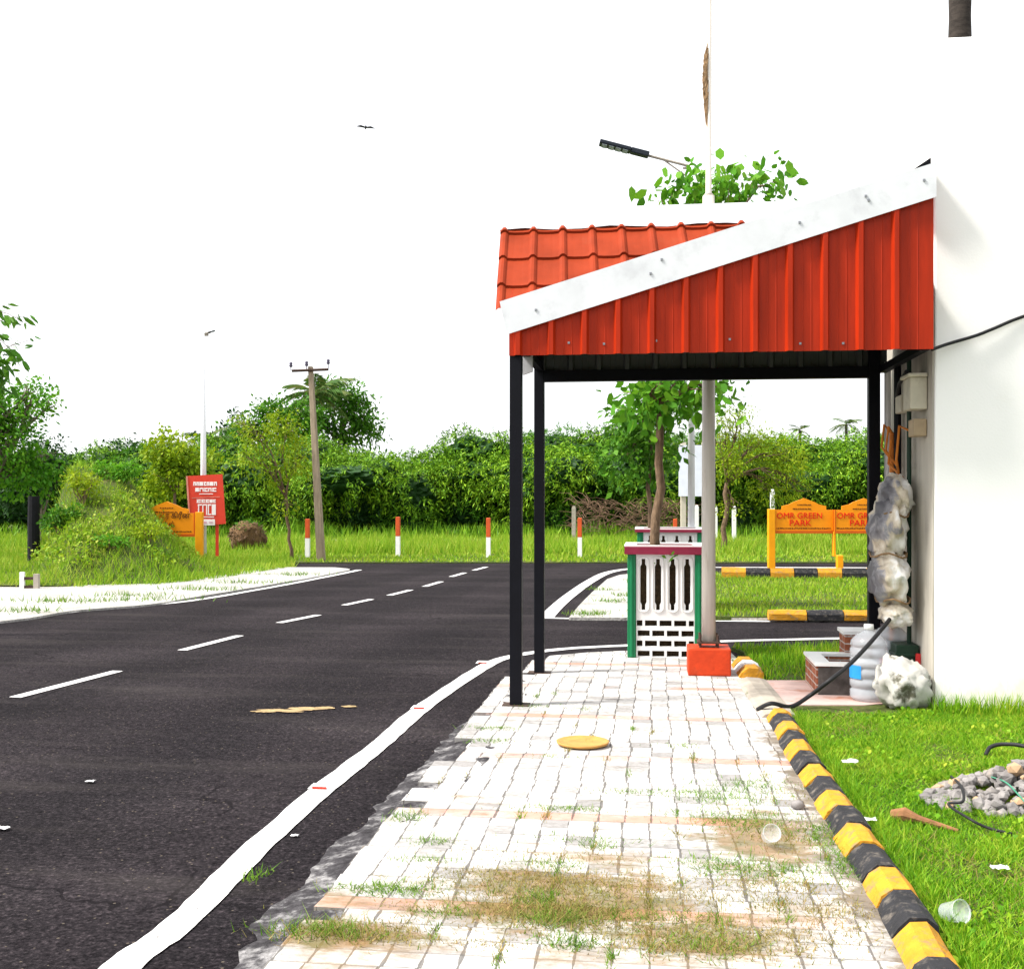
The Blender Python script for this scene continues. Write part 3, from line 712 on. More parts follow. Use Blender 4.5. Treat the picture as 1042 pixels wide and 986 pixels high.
s = v.modifiers.new('sheet', 'SOLIDIFY'); s.thickness = 0.0015; s.offset = 1
m = MB(); ribbed(m, X0, X1, 0.2465, CYB, ZB+.06, lambda x: 3.0)
v = m.build('rear_valance', SHEETBACK, ct); s = v.modifiers.new('sheet', 'SOLIDIFY'); s.thickness = 0.0015; s.offset = 1
# inner lining behind the front valance (frame side), grey
m = MB(); m.box((X0, CYF+.012, ZB+.01), (X1, CYF+.045, ZB+.05)); m.build('rail', BLACK, ct)
# sloping fascia
def slant(mb, xa, xb, za, zb, h, y0, y1, mi=0):
    mb.add([(xa+.02,y0,za),(xb,y0,zb),(xb,y0,zb+h),(xa-.03,y0,za+h),(xa+.02,y1,za),(xb,y1,zb),(xb,y1,zb+h),(xa-.03,y1,za+h)],
           [(0,1,2,3),(7,6,5,4),(4,5,1,0),(3,2,6,7),(0,3,7,4),(1,5,6,2)], mi)
m = MB(); slant(m, -1.10, 1.985, zl(-1.10), zl(1.985), .245, CYF-.045, CYF-.036)
for x in (-.86,-.02,.06,1.04,1.5,1.52,1.9):
    z = zl(x)+.13+rn.uniform(-.05,.05); m.box((x-.008, CYF-.052, z-.008), (x+.008, CYF-.045, z+.008), 1)
m.build('fascia', [SILVER, SCREW], ct)
m = MB(); m.add([(1.74,CYF+.115,zl(1.74)+.235),(1.985,CYF+.115,zl(1.985)+.25),(1.985,CYF+.115,zl(1.985)+.325),(1.985,CYF+.6,zl(1.985)+.325),(1.985,CYF+.6,zl(1.985)+.25),(1.74,CYF+.6,zl(1.74)+.235)], [(0,1,2),(0,2,3,5),(5,3,4),(1,4,3,2),(0,5,4,1)])
m.build('roof_edge', BLACK, ct)
# tile-profile roof slope, from the fascia up to the ridge
TY0, TZ0, TY1, TZ1 = CYF+.02, 2.99, 9.3, 3.86
xs = []; hx = []
k = -1.17; pitch = .2385
while k < X1-.02:
    for dx, h in ((0, .0), (.012, .012), (.026, .022), (.046, .022), (.060, .012), (.072, .0), (.12, -.004), (.19, -.004)):
        if k+dx < X1: xs.append(k+dx); hx.append(h)
    k += pitch
SL = math.hypot(TY1-TY0, TZ1-TZ0); ty = ((TY1-TY0)/SL, (TZ1-TZ0)/SL); tn = (-ty[1], ty[0])
rows = []; rl = .40; s0 = 0
off0 = .32
sv = [0.0]; hv = [.018*(1-off0/rl)]
q = off0
while q < SL: sv += [q-.001, q+.001]; hv += [0.0, .020]; q += rl
sv.append(SL); hv.append(.02*(1-(SL-(q-rl))/rl))
m = MB(); nX = len(xs)
for s_, h_ in zip(sv, hv):
    for x_, hh in zip(xs, hx):
        sh = s_ + (.35*hh if 0 < s_ < SL else 0); d = hh + h_
        m.v.append((x_-.085*s_/SL if x_ < 1.6 else x_, TY0+ty[0]*sh+tn[0]*d, TZ0+ty[1]*sh+tn[1]*d))
for i in range(len(sv)-1):
    for j in range(nX-1):
        m.f.append((i*nX+j, i*nX+j+1, (i+1)*nX+j+1, (i+1)*nX+j)); m.m.append(0)
ro = m.build('roof', OTILE, ct); s = ro.modifiers.new('sheet', 'SOLIDIFY'); s.thickness = .002; s.offset = -1
m = MB(); m.add([(-1.17,9.3,3.86),(X1,9.3,3.86),(X1,CYB+.05,3.0),(-1.17,CYB+.05,3.0)], [(0,1,2,3)])
rb = m.build('rear_roof', OTILE, ct); s = rb.modifiers.new('sheet', 'SOLIDIFY'); s.thickness = .004
m = MB()
nseg = 14
for i in range(nseg+1):
    x = -1.28+(X1+.0+1.28)*i/nseg; w_ = .012*math.sin(i*1.9)
    for (y, z) in ((9.185, 3.79+w_),(9.195, 3.83+w_),(9.255, 3.97),(9.33, 3.985),(9.42, 3.84)): m.v.append((x, y, z))
for i in range(nseg):
    for j in range(4): m.f.append((i*5+j, i*5+5+j, i*5+6+j, i*5+1+j)); m.m.append(0)
rc = m.build('ridge_cap', SILVER, ct); s = rc.modifiers.new('sheet', 'SOLIDIFY'); s.thickness = .003
# ceiling lining
m = MB(); ribbed(m, X0, X1, .2465, 0, 0, lambda x: CYB-CYF-.06)
m.v = [(x, CYF+.05+z, 3.0-(-y)*1.0) for (x, y, z) in m.v]
cl = m.build('ceiling_sheet', SHEETBACK, ct); s = cl.modifiers.new('sheet', 'SOLIDIFY'); s.thickness = .002
m = MB(); m.add([(X0-.03,CYF+.02,2.83),(X0-.03,CYB,2.83),(X0-.03,CYB,3.0),(X0-.03,9.3,3.84),(X0-.03,CYF+.03,3.0)], [(0,1,2,3,4)])
e = m.build('end_panel', ORED, ct); s = e.modifiers.new('sheet', 'SOLIDIFY'); s.thickness = .004
def post(x, y, w, z0, z1):
    m = MB(); m.box((x-w/2, y-w/2, z0), (x+w/2, y+w/2, z1)); o = bevel(m.build('post', BLACK, ct), .006)
post(X0+.017, CYF+.05, .09, .05, 2.80)
post(-1.0, CYB, .088, .05, 2.99)
post(1.865, CYB, .095, .05, 2.95)
m = MB(); m.box((-.955, CYB-.045, ZB-.035), (1.817, CYB+.035, ZB+.063)); m.build('beam', BLACK, ct)
m = MB(); m.box((1.90, CYF+.05, ZB-.0), (1.96, CYB-.05, ZB+.06)); m.build('beam', BLACK, ct)
m = MB(); m.box((X0+.01, CYF+.10, ZB+.06), (X0+.07, CYB-.05, ZB+.12)); m.build('beam', BLACK, ct)
m = MB(); p = at_Y(536, 372, 8.9)
m.add([(p.x-.045,8.9,2.74),(p.x+.045,8.9,2.74),(p.x+.045,8.9,2.595),(p.x-.03,8.9,2.57),(p.x-.045,8.94,2.74),(p.x+.045,8.94,2.74),(p.x+.045,8.94,2.595),(p.x-.03,8.94,2.57)], [(3,2,1,0),(4,5,6,7),(0,1,5,4),(1,2,6,5),(2,3,7,6),(3,0,4,7)])
m.build('gutter_end', mat('grey_flashing', (0.42, 0.42, 0.44), .5, .1), ct)
# base plates
for (x, y) in ((X0+.017, CYF+.05), (-1.0, CYB)):
    m = MB(); m.box((x-.1, y-.07, .05), (x+.1, y+.07, .056)); m.build('base_plate', BOLT, ct)

# cable over the facade and hose to the kerb
def cable(name, pts, rad, label, cat, m_=RUBBER, smooth=8):
    P = [Vector(p) for p in pts]; out = []
    for i in range(len(P)-1):
        p0 = P[max(0,i-1)]; p1 = P[i]; p2 = P[i+1]; p3 = P[min(len(P)-1,i+2)]
        for k in range(smooth):
            t = k/smooth; out.append(0.5*((2*p1)+(p2-p0)*t+(2*p0-5*p1+4*p2-p3)*t*t+(3*p1-p0-3*p2+p3)*t**3))
    out.append(P[-1]); mb = MB(); mb.tube(out, rad, 8); return tag(mb.build(name, m_, smooth=True), label, cat)
cable('cable', [at_Y(948,356,8.5), at_Y(965,350,8.56), at_Y(992,342,8.585), at_Y(1010,335,8.59), at_Y(1045,321,8.6), at_Y(1120,300,8.6), at_Y(1300,270,8.6)], .012, 'thin black cable strung across the white wall from the canopy corner', 'cable')
cable('hose', [at_Y(907,628,9.0), at_Y(899,638,8.8), at_Y(880,660,8.6), at_Y(862,678,8.5), at_Y(842,694,8.4), at_depth(825,707,8.35), Vector((*G(805,718,.085).to_2d(),.08)), Vector((*G(785,722,.085).to_2d(),.13)), Vector((*G(771,721,.07).to_2d(),.066))], .016, 'black hose sloping from the corner post down to the kerb', 'hose')

# ------------------------------------------------------------------ bundle, jugs, sack, trough by the building corner
def lumpy(c, rad, name, material, seed, amp=.25, sub=4, fr=2.2, crease=0.0, squash=None):
    bm = bmesh.new(); bmesh.ops.create_icosphere(bm, subdivisions=sub, radius=1)
    for v_ in bm.verts:
        d = v_.co.normalized(); n_ = mnoise.fractal(d*fr+Vector((seed, seed*1.7, 0)), .9, 2.1, 4)
        cr = abs(mnoise.noise(d*fr*2.3+Vector((seed*3.1, 0, seed))))
        k_ = 1 + amp*n_ - crease*(.4-cr) + (.10*(1-2*abs(math.sin(4*math.atan2(d.y, d.x)+2*d.z+seed+n_)))*(1-d.z*d.z) if crease else 0)
        v_.co = Vector((d.x*rad[0]*k_, d.y*rad[1]*k_, d.z*rad[2]*k_)) + Vector(c)
        if squash is not None and v_.co.z < squash: v_.co.z = squash + (v_.co.z-squash)*.05
    me = bpy.data.meshes.new(name); bm.to_mesh(me); bm.free(); me.materials.append(material); me.polygons.foreach_set('use_smooth', [True]*len(me.polygons))
    o = bpy.data.objects.new(name, me); C.objects.link(o); return o
def merge_blobs(name, blobs, material):
    vs = MB()
    for (c, rad, seed, amp, cr) in blobs:
        bm = bmesh.new(); bmesh.ops.create_icosphere(bm, subdivisions=4, radius=1)
        for v_ in bm.verts:
            d = v_.co.normalized(); n_ = mnoise.fractal(d*2.2+Vector((seed, seed*1.7, 0)), .9, 2.1, 4)
            c_ = abs(mnoise.noise(d*4.5+Vector((seed*3.1, 0, seed))))
            an_ = math.atan2(d.y, d.x); fo = 1-2*abs(math.sin(3.5*an_+2.2*d.z+seed+.8*n_))
            k_ = 1+amp*n_*.7-cr*(.4-c_)*.6+.09*fo*(1-d.z*d.z); v_.co = Vector((d.x*rad[0]*k_, d.y*rad[1]*k_, d.z*rad[2]*k_))+Vector(c)
        bm.verts.ensure_lookup_table()
        vs.add([v_.co for v_ in bm.verts], [[q_.index for q_ in f.verts] for f in bm.faces]); bm.free()
    return vs.build(name, material, smooth=True)
p1 = at_Y(910, 506, 9.2); p2 = at_Y(903, 538, 9.15); p3 = at_Y(904, 588, 9.1); p4 = at_Y(911, 624, 9.1)
o = merge_blobs('tarpaulin_bundle', [((p1.x,p1.y,p1.z),(.13,.26,.18),1.3,.28,.2),((p2.x,p2.y,p2.z),(.145,.28,.26),4.1,.32,.26),((p3.x,p3.y,p3.z),(.145,.28,.23),6.6,.30,.26),((p4.x,p4.y,p4.z),(.12,.22,.11),9.2,.28,.2)], TARP)
for (c_, rr_) in ((p1.lerp(p2,.55), .13), (p2.lerp(p3,.52), .135), (p3.lerp(p4,.6), .125)):
    ring_ = [Vector((c_.x+rr_*math.cos(a_*.4)*.98, c_.y+rr_*1.9*math.sin(a_*.4), c_.z+.02*math.sin(a_*1.3))) for a_ in range(17)]
    _t = MB(); _t.tube(ring_, .008, 6); _t.build('tie_rope', FIBRE, o)
tag(o, 'crumpled grey and beige tarpaulin bundled against the posts at the building corner', 'tarpaulin')
sp = G(921, 722, .05)
o = lumpy((sp.x, sp.y+.10, .20), (.20, .17, .22), 'plastic_sack', SACKW, 2.4, .25, 4, 1.6, .26, .05)
tag(o, 'crumpled dirty white sack lying in the grass at the foot of the wall', 'sack')
def jug(px, py, D_, label, labmat, h=.57, ang=0.0):
    p = G(px, py, .055); t = thing('water_jug', label, 'water jug', (p.x, p.y, .055), 'clear water jugs by the trough')
    prof = [(.0,.004),(.12,.0),(.138,.02)]
    z = .03
    for k in range(5): prof += [(.140,z),(.140,z+.045),(.128,z+.058),(.128,z+.068)]; z += .078
    prof += [(.138,z),(.13,z+.035),(.09,z+.075),(.045,z+.10),(.033,z+.11),(.033,h)]
    b = MB(); b.lathe(prof, (p.x, p.y, .055), 28); b.build('jug_body', CLEAR, t, smooth=True)
    b = MB(); b.lathe([(0,h+.005),(.036,h+.005),(.038,h-.035),(.034,h-.035)], (p.x, p.y, .055), 20); b.build('cap', WHITEP, t, smooth=True)
    b = MB(); n = 8
    for i in range(n+1):
        a = R(ang)+(i/n-.5)*1.1
        for zz in (.17,.27): b.v.append((p.x+.1425*math.cos(a), p.y+.1425*math.sin(a), .055+zz))
    for i in range(n): b.f.append((2*i,2*i+2,2*i+3,2*i+1)); b.m.append(0)
    b.build('sticker', labmat, t)
jug(884, 711.5, 9, 'clear plastic water jug with a blue sticker beside the brick trough', BLUEL, ang=205)
jug(906, 702, 9, 'clear plastic water jug with a red sticker behind the white sack', REDL, ang=255)
# crate
p = at_Y(922, 690, 9.05); cr = thing('plastic_crate', 'dark green plastic crate with a red edge behind the white sack', 'crate', (p.x, p.y, .05))
b = MB(); b.box((1.86,9.02,.05),(2.03,9.32,.46)); 
for k in range(4): b.box((1.85,9.01,.10+k*.09),(2.035,9.33,.125+k*.09))
bevel(b.build('crate_body', DGREEN, cr), .006)
b = MB(); b.box((2.0,9.0,.06),(2.037,9.011,.40)); b.build('red_edge', REDL, cr)
# brick trough
tr = thing('brick_trough', 'low brick trough with white rim and dark cement front', 'trough', (*G(848,706,.05).to_2d(), .05))
A = G(831, 706.5, .052); tx0, ty0 = A.x, A.y; tx1, ty1, th = tx0+.46, ty0+.66, .225
b = MB(); z0 = .052
b.box((tx0,ty0+.004,z0),(tx0+.1,ty1,z0+th)); b.box((tx1-.1,ty0+.004,z0),(tx1,ty1,z0+th)); b.box((tx0+.1,ty1-.1,z0),(tx1-.1,ty1,z0+th)); b.build('brick_wall', BRICK, tr)
b = MB(); b.box((tx0+.012,ty0-.012,z0),(tx1-.002,ty0+.004,z0+th-.01)); b.build('front_panel', mat('dark_render', (0.075,0.065,0.06), .9, .5, 9, bump=.6, dirt=(.2,.17,.14), dirt_at=(.58,.75), dscale=7), tr)
b = MB(); e_=.014
for (q0,q1) in (((tx0-e_,ty0-.02),(tx0+.11,ty1+e_)),((tx1-.11,ty0-.02),(tx1+e_,ty1+e_)),((tx0+.11,ty0-.02),(tx1-.11,ty0+.10)),((tx0+.11,ty1-.11),(tx1-.11,ty1+e_))):
    b.box((q0[0],q0[1],z0+th),(q1[0],q1[1],z0+th+.022))
b.build('rim', WHITEP, tr)
b = MB(); b.box((tx0+.1,ty0+.1,z0),(tx1-.1,ty1-.1,z0+th*.75)); b.build('soil_fill', EARTH, tr)
A = G(860, 694, .05); pr = thing('brick_pier', 'short brick pier with a white capping behind the water jugs', 'brick pier', (A.x, A.y, .05))
b = MB(); b.box((A.x,A.y,.05),(A.x+.34,A.y+.3,.45)); b.build('brick_wall', BRICK, pr)
b = MB(); b.box((A.x-.015,A.y-.015,.45),(A.x+.355,A.y+.315,.478)); b.build('capping', WHITEP, pr)

# ------------------------------------------------------------------ planters with pierced panels
def panel_mesh(W, H, holes, thick):
    cu = bpy.data.curves.new('panel', 'CURVE'); cu.dimensions = '2D'; cu.fill_mode = 'BOTH'; cu.extrude = thick/2
    def spl(pts):
        s_ = cu.splines.new('POLY'); s_.points.add(len(pts)-1)
        for q_, (x, y) in zip(s_.points, pts): q_.co = (x, y, 0, 1)
        s_.use_cyclic_u = True
    spl([(0,0),(W,0),(W,H),(0,H)])
    for h_ in holes: spl(h_)
    ob = bpy.data.objects.new('panel_tmp', cu); C.objects.link(ob)
    bpy.context.view_layer.update()
    me = bpy.data.meshes.new_from_object(ob.evaluated_get(bpy.context.evaluated_depsgraph_get()))
    bpy.data.objects.remove(ob); return me
def planter(bx, by, S_, Hh, label, cop=.085):
    root = thing('planter', label, 'planter', (bx+S_/2, by+S_/2, .05), 'pierced planters round the street trees')
    ps = .088; W = S_-2*ps; PH = Hh-cop
    holes = []
    k = 4; cw = W/k
    for i in range(k):
        cx = cw*(i+.5); w2 = .030; w1 = .017; yb, yt = PH*.46, PH*.955
        holes.append([(cx-w1,yb),(cx+w1,yb),(cx+w1,yb+.05),(cx+w2,yb+.075),(cx+w2,yt-.075),(cx+w1,yt-.05),(cx+w1,yt),(cx-w1,yt),(cx-w1,yt-.05),(cx-w2,yt-.075),(cx-w2,yb+.075),(cx-w1,yb+.05)])
    rh = .098
    for r_ in range(4):
        y = .012+r_*rh
        sh = .5 if r_ % 2 else 0.0
        for i in range(-1, 4):
            x0 = (i+sh+.5)*cw-.055+.0; x1 = x0+.115
            x0 = max(x0, .006); x1 = min(x1, W-.006)
            if x1-x0 > .03: holes.append([(x0,y),(x1,y),(x1,y+.055),(x0,y+.055)])
    me = panel_mesh(W, PH, holes, .05)
    me.materials.append(WHITEP)
    for (loc, rz) in (((bx+ps, by+.045, .05), 0), ((bx+S_-.045, by+ps, .05), 90), ((bx+S_-ps, by+S_-.045, .05), 180), ((bx+.045, by+S_-ps, .05), 270)):
        o_ = bpy.data.objects.new('pierced_panel', me); C.objects.link(o_)
        o_.parent = root; o_.location = Vector(loc)-root.location; o_.rotation_euler = (R(90), 0, R(rz))
        # raised capsule rims round the slots
    b = MB()
    for i in range(4):
        cx = bx+ps+cw*(i+.5); yb, yt = .05+PH*.46, .05+PH*.955; hw = .050
        pts = [(cx+hw*math.sin(t), yt-.02+hw*.7*math.cos(t)) for t in [math.pi/2-math.pi*q_/8 for q_ in range(9)]]
        pts = [(cx-hw*math.cos(math.pi*q_/8), yt-.02+.035*math.sin(math.pi*q_/8)) for q_ in range(9)]+[(cx+hw*math.cos(math.pi*q_/8), yb+.02-.035*math.sin(math.pi*q_/8)) for q_ in range(9)]
        loop = [Vector((x, by+.018, z)) for x, z in pts]; loop.append(loop[0]); loop.append(loop[1])
        b.tube(loop, .008, 6, cap=False)
    b.build('moulding', WHITEP, root)
    for (x, y) in ((bx,by),(bx+S_-ps,by),(bx,by+S_-ps),(bx+S_-ps,by+S_-ps)):
        b = MB(); b.box((x+.004,y,.05),(x+ps-.004,y+ps,.05+PH-.002)); b.box((x+.03,y-.008,.055),(x+ps-.03,y+ps+.008,.05+PH-.004)); bevel(b.build('corner_post', GREEN, root), .006)
    b = MB(); q0 = -.02
    b.box((bx-.025,by-.03,.05+PH),(bx+S_+.025,by+.10,.05+Hh-.012)); b.box((bx-.025,by+S_-.10,.05+PH),(bx+S_+.025,by+S_+.03,.05+Hh-.012))
    b.box((bx-.025,by+.10,.05+PH),(bx+.10,by+S_-.10,.05+Hh-.012)); b.box((bx+S_-.10,by+.10,.05+PH),(bx+S_+.025,by+S_-.10,.05+Hh-.012))
    b.build('coping', MAROON, root)
    b = MB(); zt = .05+Hh
    b.box((bx-.028,by+.02,zt-.012),(bx+S_+.028,by+.09,zt)); b.box((bx-.028,by+.09,zt-.012),(bx+.09,by+S_+.03,zt)); b.box((bx+S_-.09,by+.09,zt-.012),(bx+S_+.028,by+S_+.03,zt)); b.box((bx+.09,by+S_-.09,zt-.012),(bx+S_-.09,by+S_+.03,zt))
    b.build('rim', WHITEP, root)
    b = MB(); b.box((bx+.09,by+.09,.05),(bx+S_-.09,by+S_-.09,zt-.09)); b.build('soil_fill', EARTH, root)
    return root
A = G(638, 669, .05); planter(A.x, A.y, .735, 1.085, 'nearer white planter with green corners and maroon coping under the leafy tree')
P1C = Vector((A.x+.37, A.y+.37, 1.05))
B_ = at_depth(648, 600, 15.4); planter(B_.x, B_.y, .9, 1.125, 'farther white and green planter half hidden behind the nearer one', .05)
P2C = Vector((B_.x+.42, B_.y+.42, 1.0))

# ------------------------------------------------------------------ trees
def limb(p0, p1, r0, r1, n=5, wob=.08):
    pts = []; p0 = Vector(p0); p1 = Vector(p1); Ln = (p1-p0).length
    for i in range(n+1):
        t = i/n; q = p0.lerp(p1, t)
        if 0 < i < n: q += Vector((random.uniform(-1,1), random.uniform(-1,1), random.uniform(-.4,.4)))*wob*Ln*.5
        pts.append(q)
    return pts, [r0+(r1-r0)*i/n for i in range(n+1)]
def tree(name, label, cat, base, height, crowns, nleaf, lsize, leafm, bark=BARK, r0=.06, fork=.45, group=None, lean=(0,0), aspect=.5, droop=.3, shell=.3, twigs=0, crown_name='crown', six=False):
    base = Vector(base); root = thing(name, label, cat, base, group)
    t = MB(); top = Vector((base.x+lean[0], base.y+lean[1], base.z+height*fork))
    pts, rd = limb(base, top, r0, r0*.7, 6, .05); rd[0] *= 1.3; t.tube(pts, rd, 9)
    tot = sum(c[1][0]*c[1][1]*c[1][2] for c in crowns) ; VV = []
    for c, rr in crowns:
        cw = Vector(c)
        pts, rd = limb(top, cw, r0*.55, r0*.15, 5, .12)
        hz_ = math.hypot(cw.x-top.x, cw.y-top.y)
        for i_ in range(1, 5): pts[i_].z += .28*hz_*math.sin(math.pi*i_/5)
        t.tube(pts, rd, 6)
        for _ in range(5+twigs):
            d = Vector(unit(RNG.normal(size=3))); e = cw+Vector((d.x*rr[0],d.y*rr[1],abs(d.z)*rr[2]*.9))*random.uniform(.6,.95)
            st_ = pts[random.randint(2,5)]
            a, b2 = limb(st_, e, r0*.22, r0*.05, 4, .15); t.tube(a, b2, 5)
        n = max(20, int(nleaf*rr[0]*rr[1]*rr[2]/tot))
        # leaves gather in sprays
        ns = max(4, n//14); cp, cd = blob_points(ns, c, rr, shell)
        P = np.repeat(cp, 14, 0)+RNG.normal(size=(ns*14,3))*lsize*1.3; D_ = np.repeat(cd, 14, 0)
        VV.append(leaves(P, lsize, aspect, D_*.8, droop, 1.0, six))
    t.build('trunk', bark, root, smooth=True)
    leaf_mesh(crown_name, np.concatenate(VV), leafm, root)
    return root
# tree in the near planter, its crown cut across by the canopy
D1 = camdepth(P1C)
c1 = at_depth(738,192,D1); c2 = at_depth(690,400,D1); c3 = at_depth(772,190,D1); c4_ = at_depth(660,400,D1-.1); c5 = at_depth(710,290,D1); c6 = at_depth(684,198,D1)
tree('street_tree', 'young leafy tree growing in the nearer planter, crown rising above the canopy', 'tree', (P1C.x-.08, P1C.y, .93), 5,
     [(tuple(c1),(.30,.45,.15)),(tuple(c3),(.22,.3,.10)),(tuple(c6),(.28,.35,.07)),(tuple(c5),(.45,.5,.6)),(tuple(at_depth(705,398,D1)),(.34,.4,.13)),(tuple(c4_),(.32,.4,.13)),(tuple(at_depth(735,398,D1-.2)),(.16,.25,.08))], 3000, .10, LF_BRIGHT, BARK, .052, .30, aspect=.6, droop=.45, lean=(.03,0), six=True)
D2 = camdepth(P2C)
tree('street_tree', 'slender darker tree in the farther planter behind the first trunk', 'tree', (P2C.x-.25, P2C.y, .9), 4,
     [(tuple(at_depth(650,430,D2)),(.35,.4,.45)),(tuple(at_depth(668,452,D2)),(.30,.4,.5)),(tuple(at_depth(676,405,D2)),(.28,.4,.4)),(tuple(at_depth(640,470,D2)),(.3,.3,.3))], 2600, .09, LF_MID, BARK, .035, .42, aspect=.55)
# weeds in planter top
# yellow-green trees on the verge
def dtree(px, py_base, crowns_px, *a, **k):
    b = G(px, py_base); D = camdepth(b)
    cr = [(tuple(at_depth(x, y, D+dd)), (rx*D/F, rz*D/F*1.0, rz*D/F)) for (x, y, rx, rz, dd) in crowns_px]
    return b, D, cr
b, D, cr = dtree(297, 571, [(262,440,26,18,0),(290,440,22,24,.3),(252,468,18,18,-.3),(275,480,18,16,0),(300,470,16,22,.2),(290,515,16,12,-.2),(245,430,14,10,.2)], 0)
tree('sapling', 'thin yellow green sapling left of the leaning concrete pole', 'tree', b, 4.4, cr, 2600, .085, LF_YEL, BARK, .045, .36, aspect=.5, twigs=2, shell=.1, lean=(-.15,0))
b, D, cr = dtree(736, 561, [(748,425,22,18,0),(770,455,30,26,.4),(740,470,22,24,-.3),(800,470,28,26,.2),(745,517,14,12,0),(785,500,26,18,.3),(812,500,18,14,0),(735,445,18,18,.2)], 0)
tree('acacia', 'yellow green feathery tree with a forked trunk right of the tall pale pole', 'tree', b, 4.4, cr, 7500, .085, LF_YEL, BARK, .085, .46, aspect=.4, twigs=4, shell=.15, lean=(.1,0))
b, D, cr = dtree(178, 553, [(175,462,26,26,0),(165,490,20,22,.3),(190,480,20,24,0),(160,460,12,14,0),(205,470,18,16,.4)], 0)
tree('broadleaf_tree', 'bushy yellow green tree standing left of the thin white lamp post', 'tree', b, 4.3, cr, 3600, .13, LF_YEL, BARK, .07, .4, six=True, aspect=.6, shell=.2)
# trees showing above the thicket
def far_tree(px, D, crowns_px, name, label, n, ls, lm_, bark=BARKG, r0=.15, group=None, fork=.5, aspect=.5, shell=.25):
    b = at_depth(px, 560, D); b.z = -.05
    cr = [(tuple(at_depth(x, y, D+dd)), (rx*D/F, rz*D/F, rz*D/F)) for (x, y, rx, rz, dd) in crowns_px]
    H = max(c[0][2]+c[1][2] for c in cr)
    return tree(name, label, 'tree', b, H, cr, n, ls, lm_, bark, r0, fork, group, aspect=aspect, shell=shell)
far_tree(345, 58, [(352,410,18,16,0),(335,400,14,14,1),(368,425,16,14,0),(378,440,10,10,.5),(350,440,20,14,0),(325,430,14,16,0),(365,408,12,8,0)], 'spreading_tree', 'dark feathery spreading tree just right of the concrete pole above the thicket', 4200, .22, LF_MID)
far_tree(285, 52, [(285,425,28,16,0),(255,437,20,12,0),(310,420,16,14,1),(300,440,24,16,0),(240,445,18,10,0)], 'round_tree', 'rounded green treetop left of the concrete pole above the thicket', 4500, .2, LF_MID)
far_tree(245, 55, [(242,432,10,12,0),(238,445,14,10,0),(225,450,14,10,0)], 'thin_tree', 'thin dark treetop between the palm fronds and the rounded tree', 900, .2, LF_DARK)
far_tree(125, 48, [(128,470,24,18,0),(112,480,16,14,0),(140,462,16,12,0),(120,500,26,20,-1)], 'dark_tree', 'dark green tree between the green bank and the yellow green tree', 4200, .17, LF_DARK)
b_ = at_depth(8, 560, 27.0); 
far_tree(-12, 26.5, [(5,420,34,26,0),(-30,430,40,40,0),(35,405,20,16,.2),(48,415,14,14,0),(10,455,34,26,0),(45,470,20,18,.3),(20,485,40,20,.2),(30,395,14,8,0)], 'broadleaf_tree', 'large leafy tree at the left edge behind the black trunk', 8500, .105, LF_BRIGHT, r0=.13, fork=.4, aspect=.6, shell=.45)
far_tree(40, 31, [(48,470,20,22,0),(30,480,24,22,0),(62,480,10,16,0),(20,500,30,18,0)], 'dark_bush', 'dark rounded bush below the large tree at the left edge', 6000, .11, LF_DARK, r0=.07, fork=.3)
# near tree at the left whose leafy twigs hang into view
Dn = 13.0
bt_ = at_depth(-75, 600, Dn); bt_.z = -.05
rootn = thing('leaning_tree', 'nearer tree whose drooping leafy twigs enter at the left edge', 'tree', bt_)
t = MB(); pts, rd = limb(bt_, at_depth(-60, 330, Dn), .09, .05, 7, .04); t.tube(pts, rd, 9)
tips = [(28,330),(34,345),(22,368),(8,310),(15,350),(4,385),(30,322),(-20,300),(-40,360),(2,340),(-15,330),(-30,310)]
VV = []
for (x, y) in tips:
    a = pts[-1-random.randint(0,2)]; e = at_depth(x, y, Dn+random.uniform(-.3,.3)); mid = a.lerp(e,.55)+Vector((0,0,.18))
    t.tube([a, a.lerp(mid,.6)+Vector((0,0,.04)), mid, mid.lerp(e,.5)+Vector((0,0,.03)), e], [.012,.009,.006,.004,.002], 5)
    seg = [mid.lerp(e, q_) for q_ in np.linspace(.25,1,6)]
    P = np.array([list(s_) for s_ in seg for _ in range(2)])+RNG.normal(size=(12,3))*.02
    d_ = np.tile(np.array(list((e-mid).normalized())), (12,1)); d_[:,2] -= .3
    VV.append(leaves(P, .115, .34, d_*1.2, .3, .7, True))
cp, cd = blob_points(170, tuple(at_depth(-10, 378, Dn)), (.24,.4,.26), .1)
VV.append(leaves(cp, .115, .4, cd*.5, .4, 1.0, True))
t.build('trunk', BARK, rootn, smooth=True)
leaf_mesh('crown', np.concatenate(VV), LF_MID, rootn)

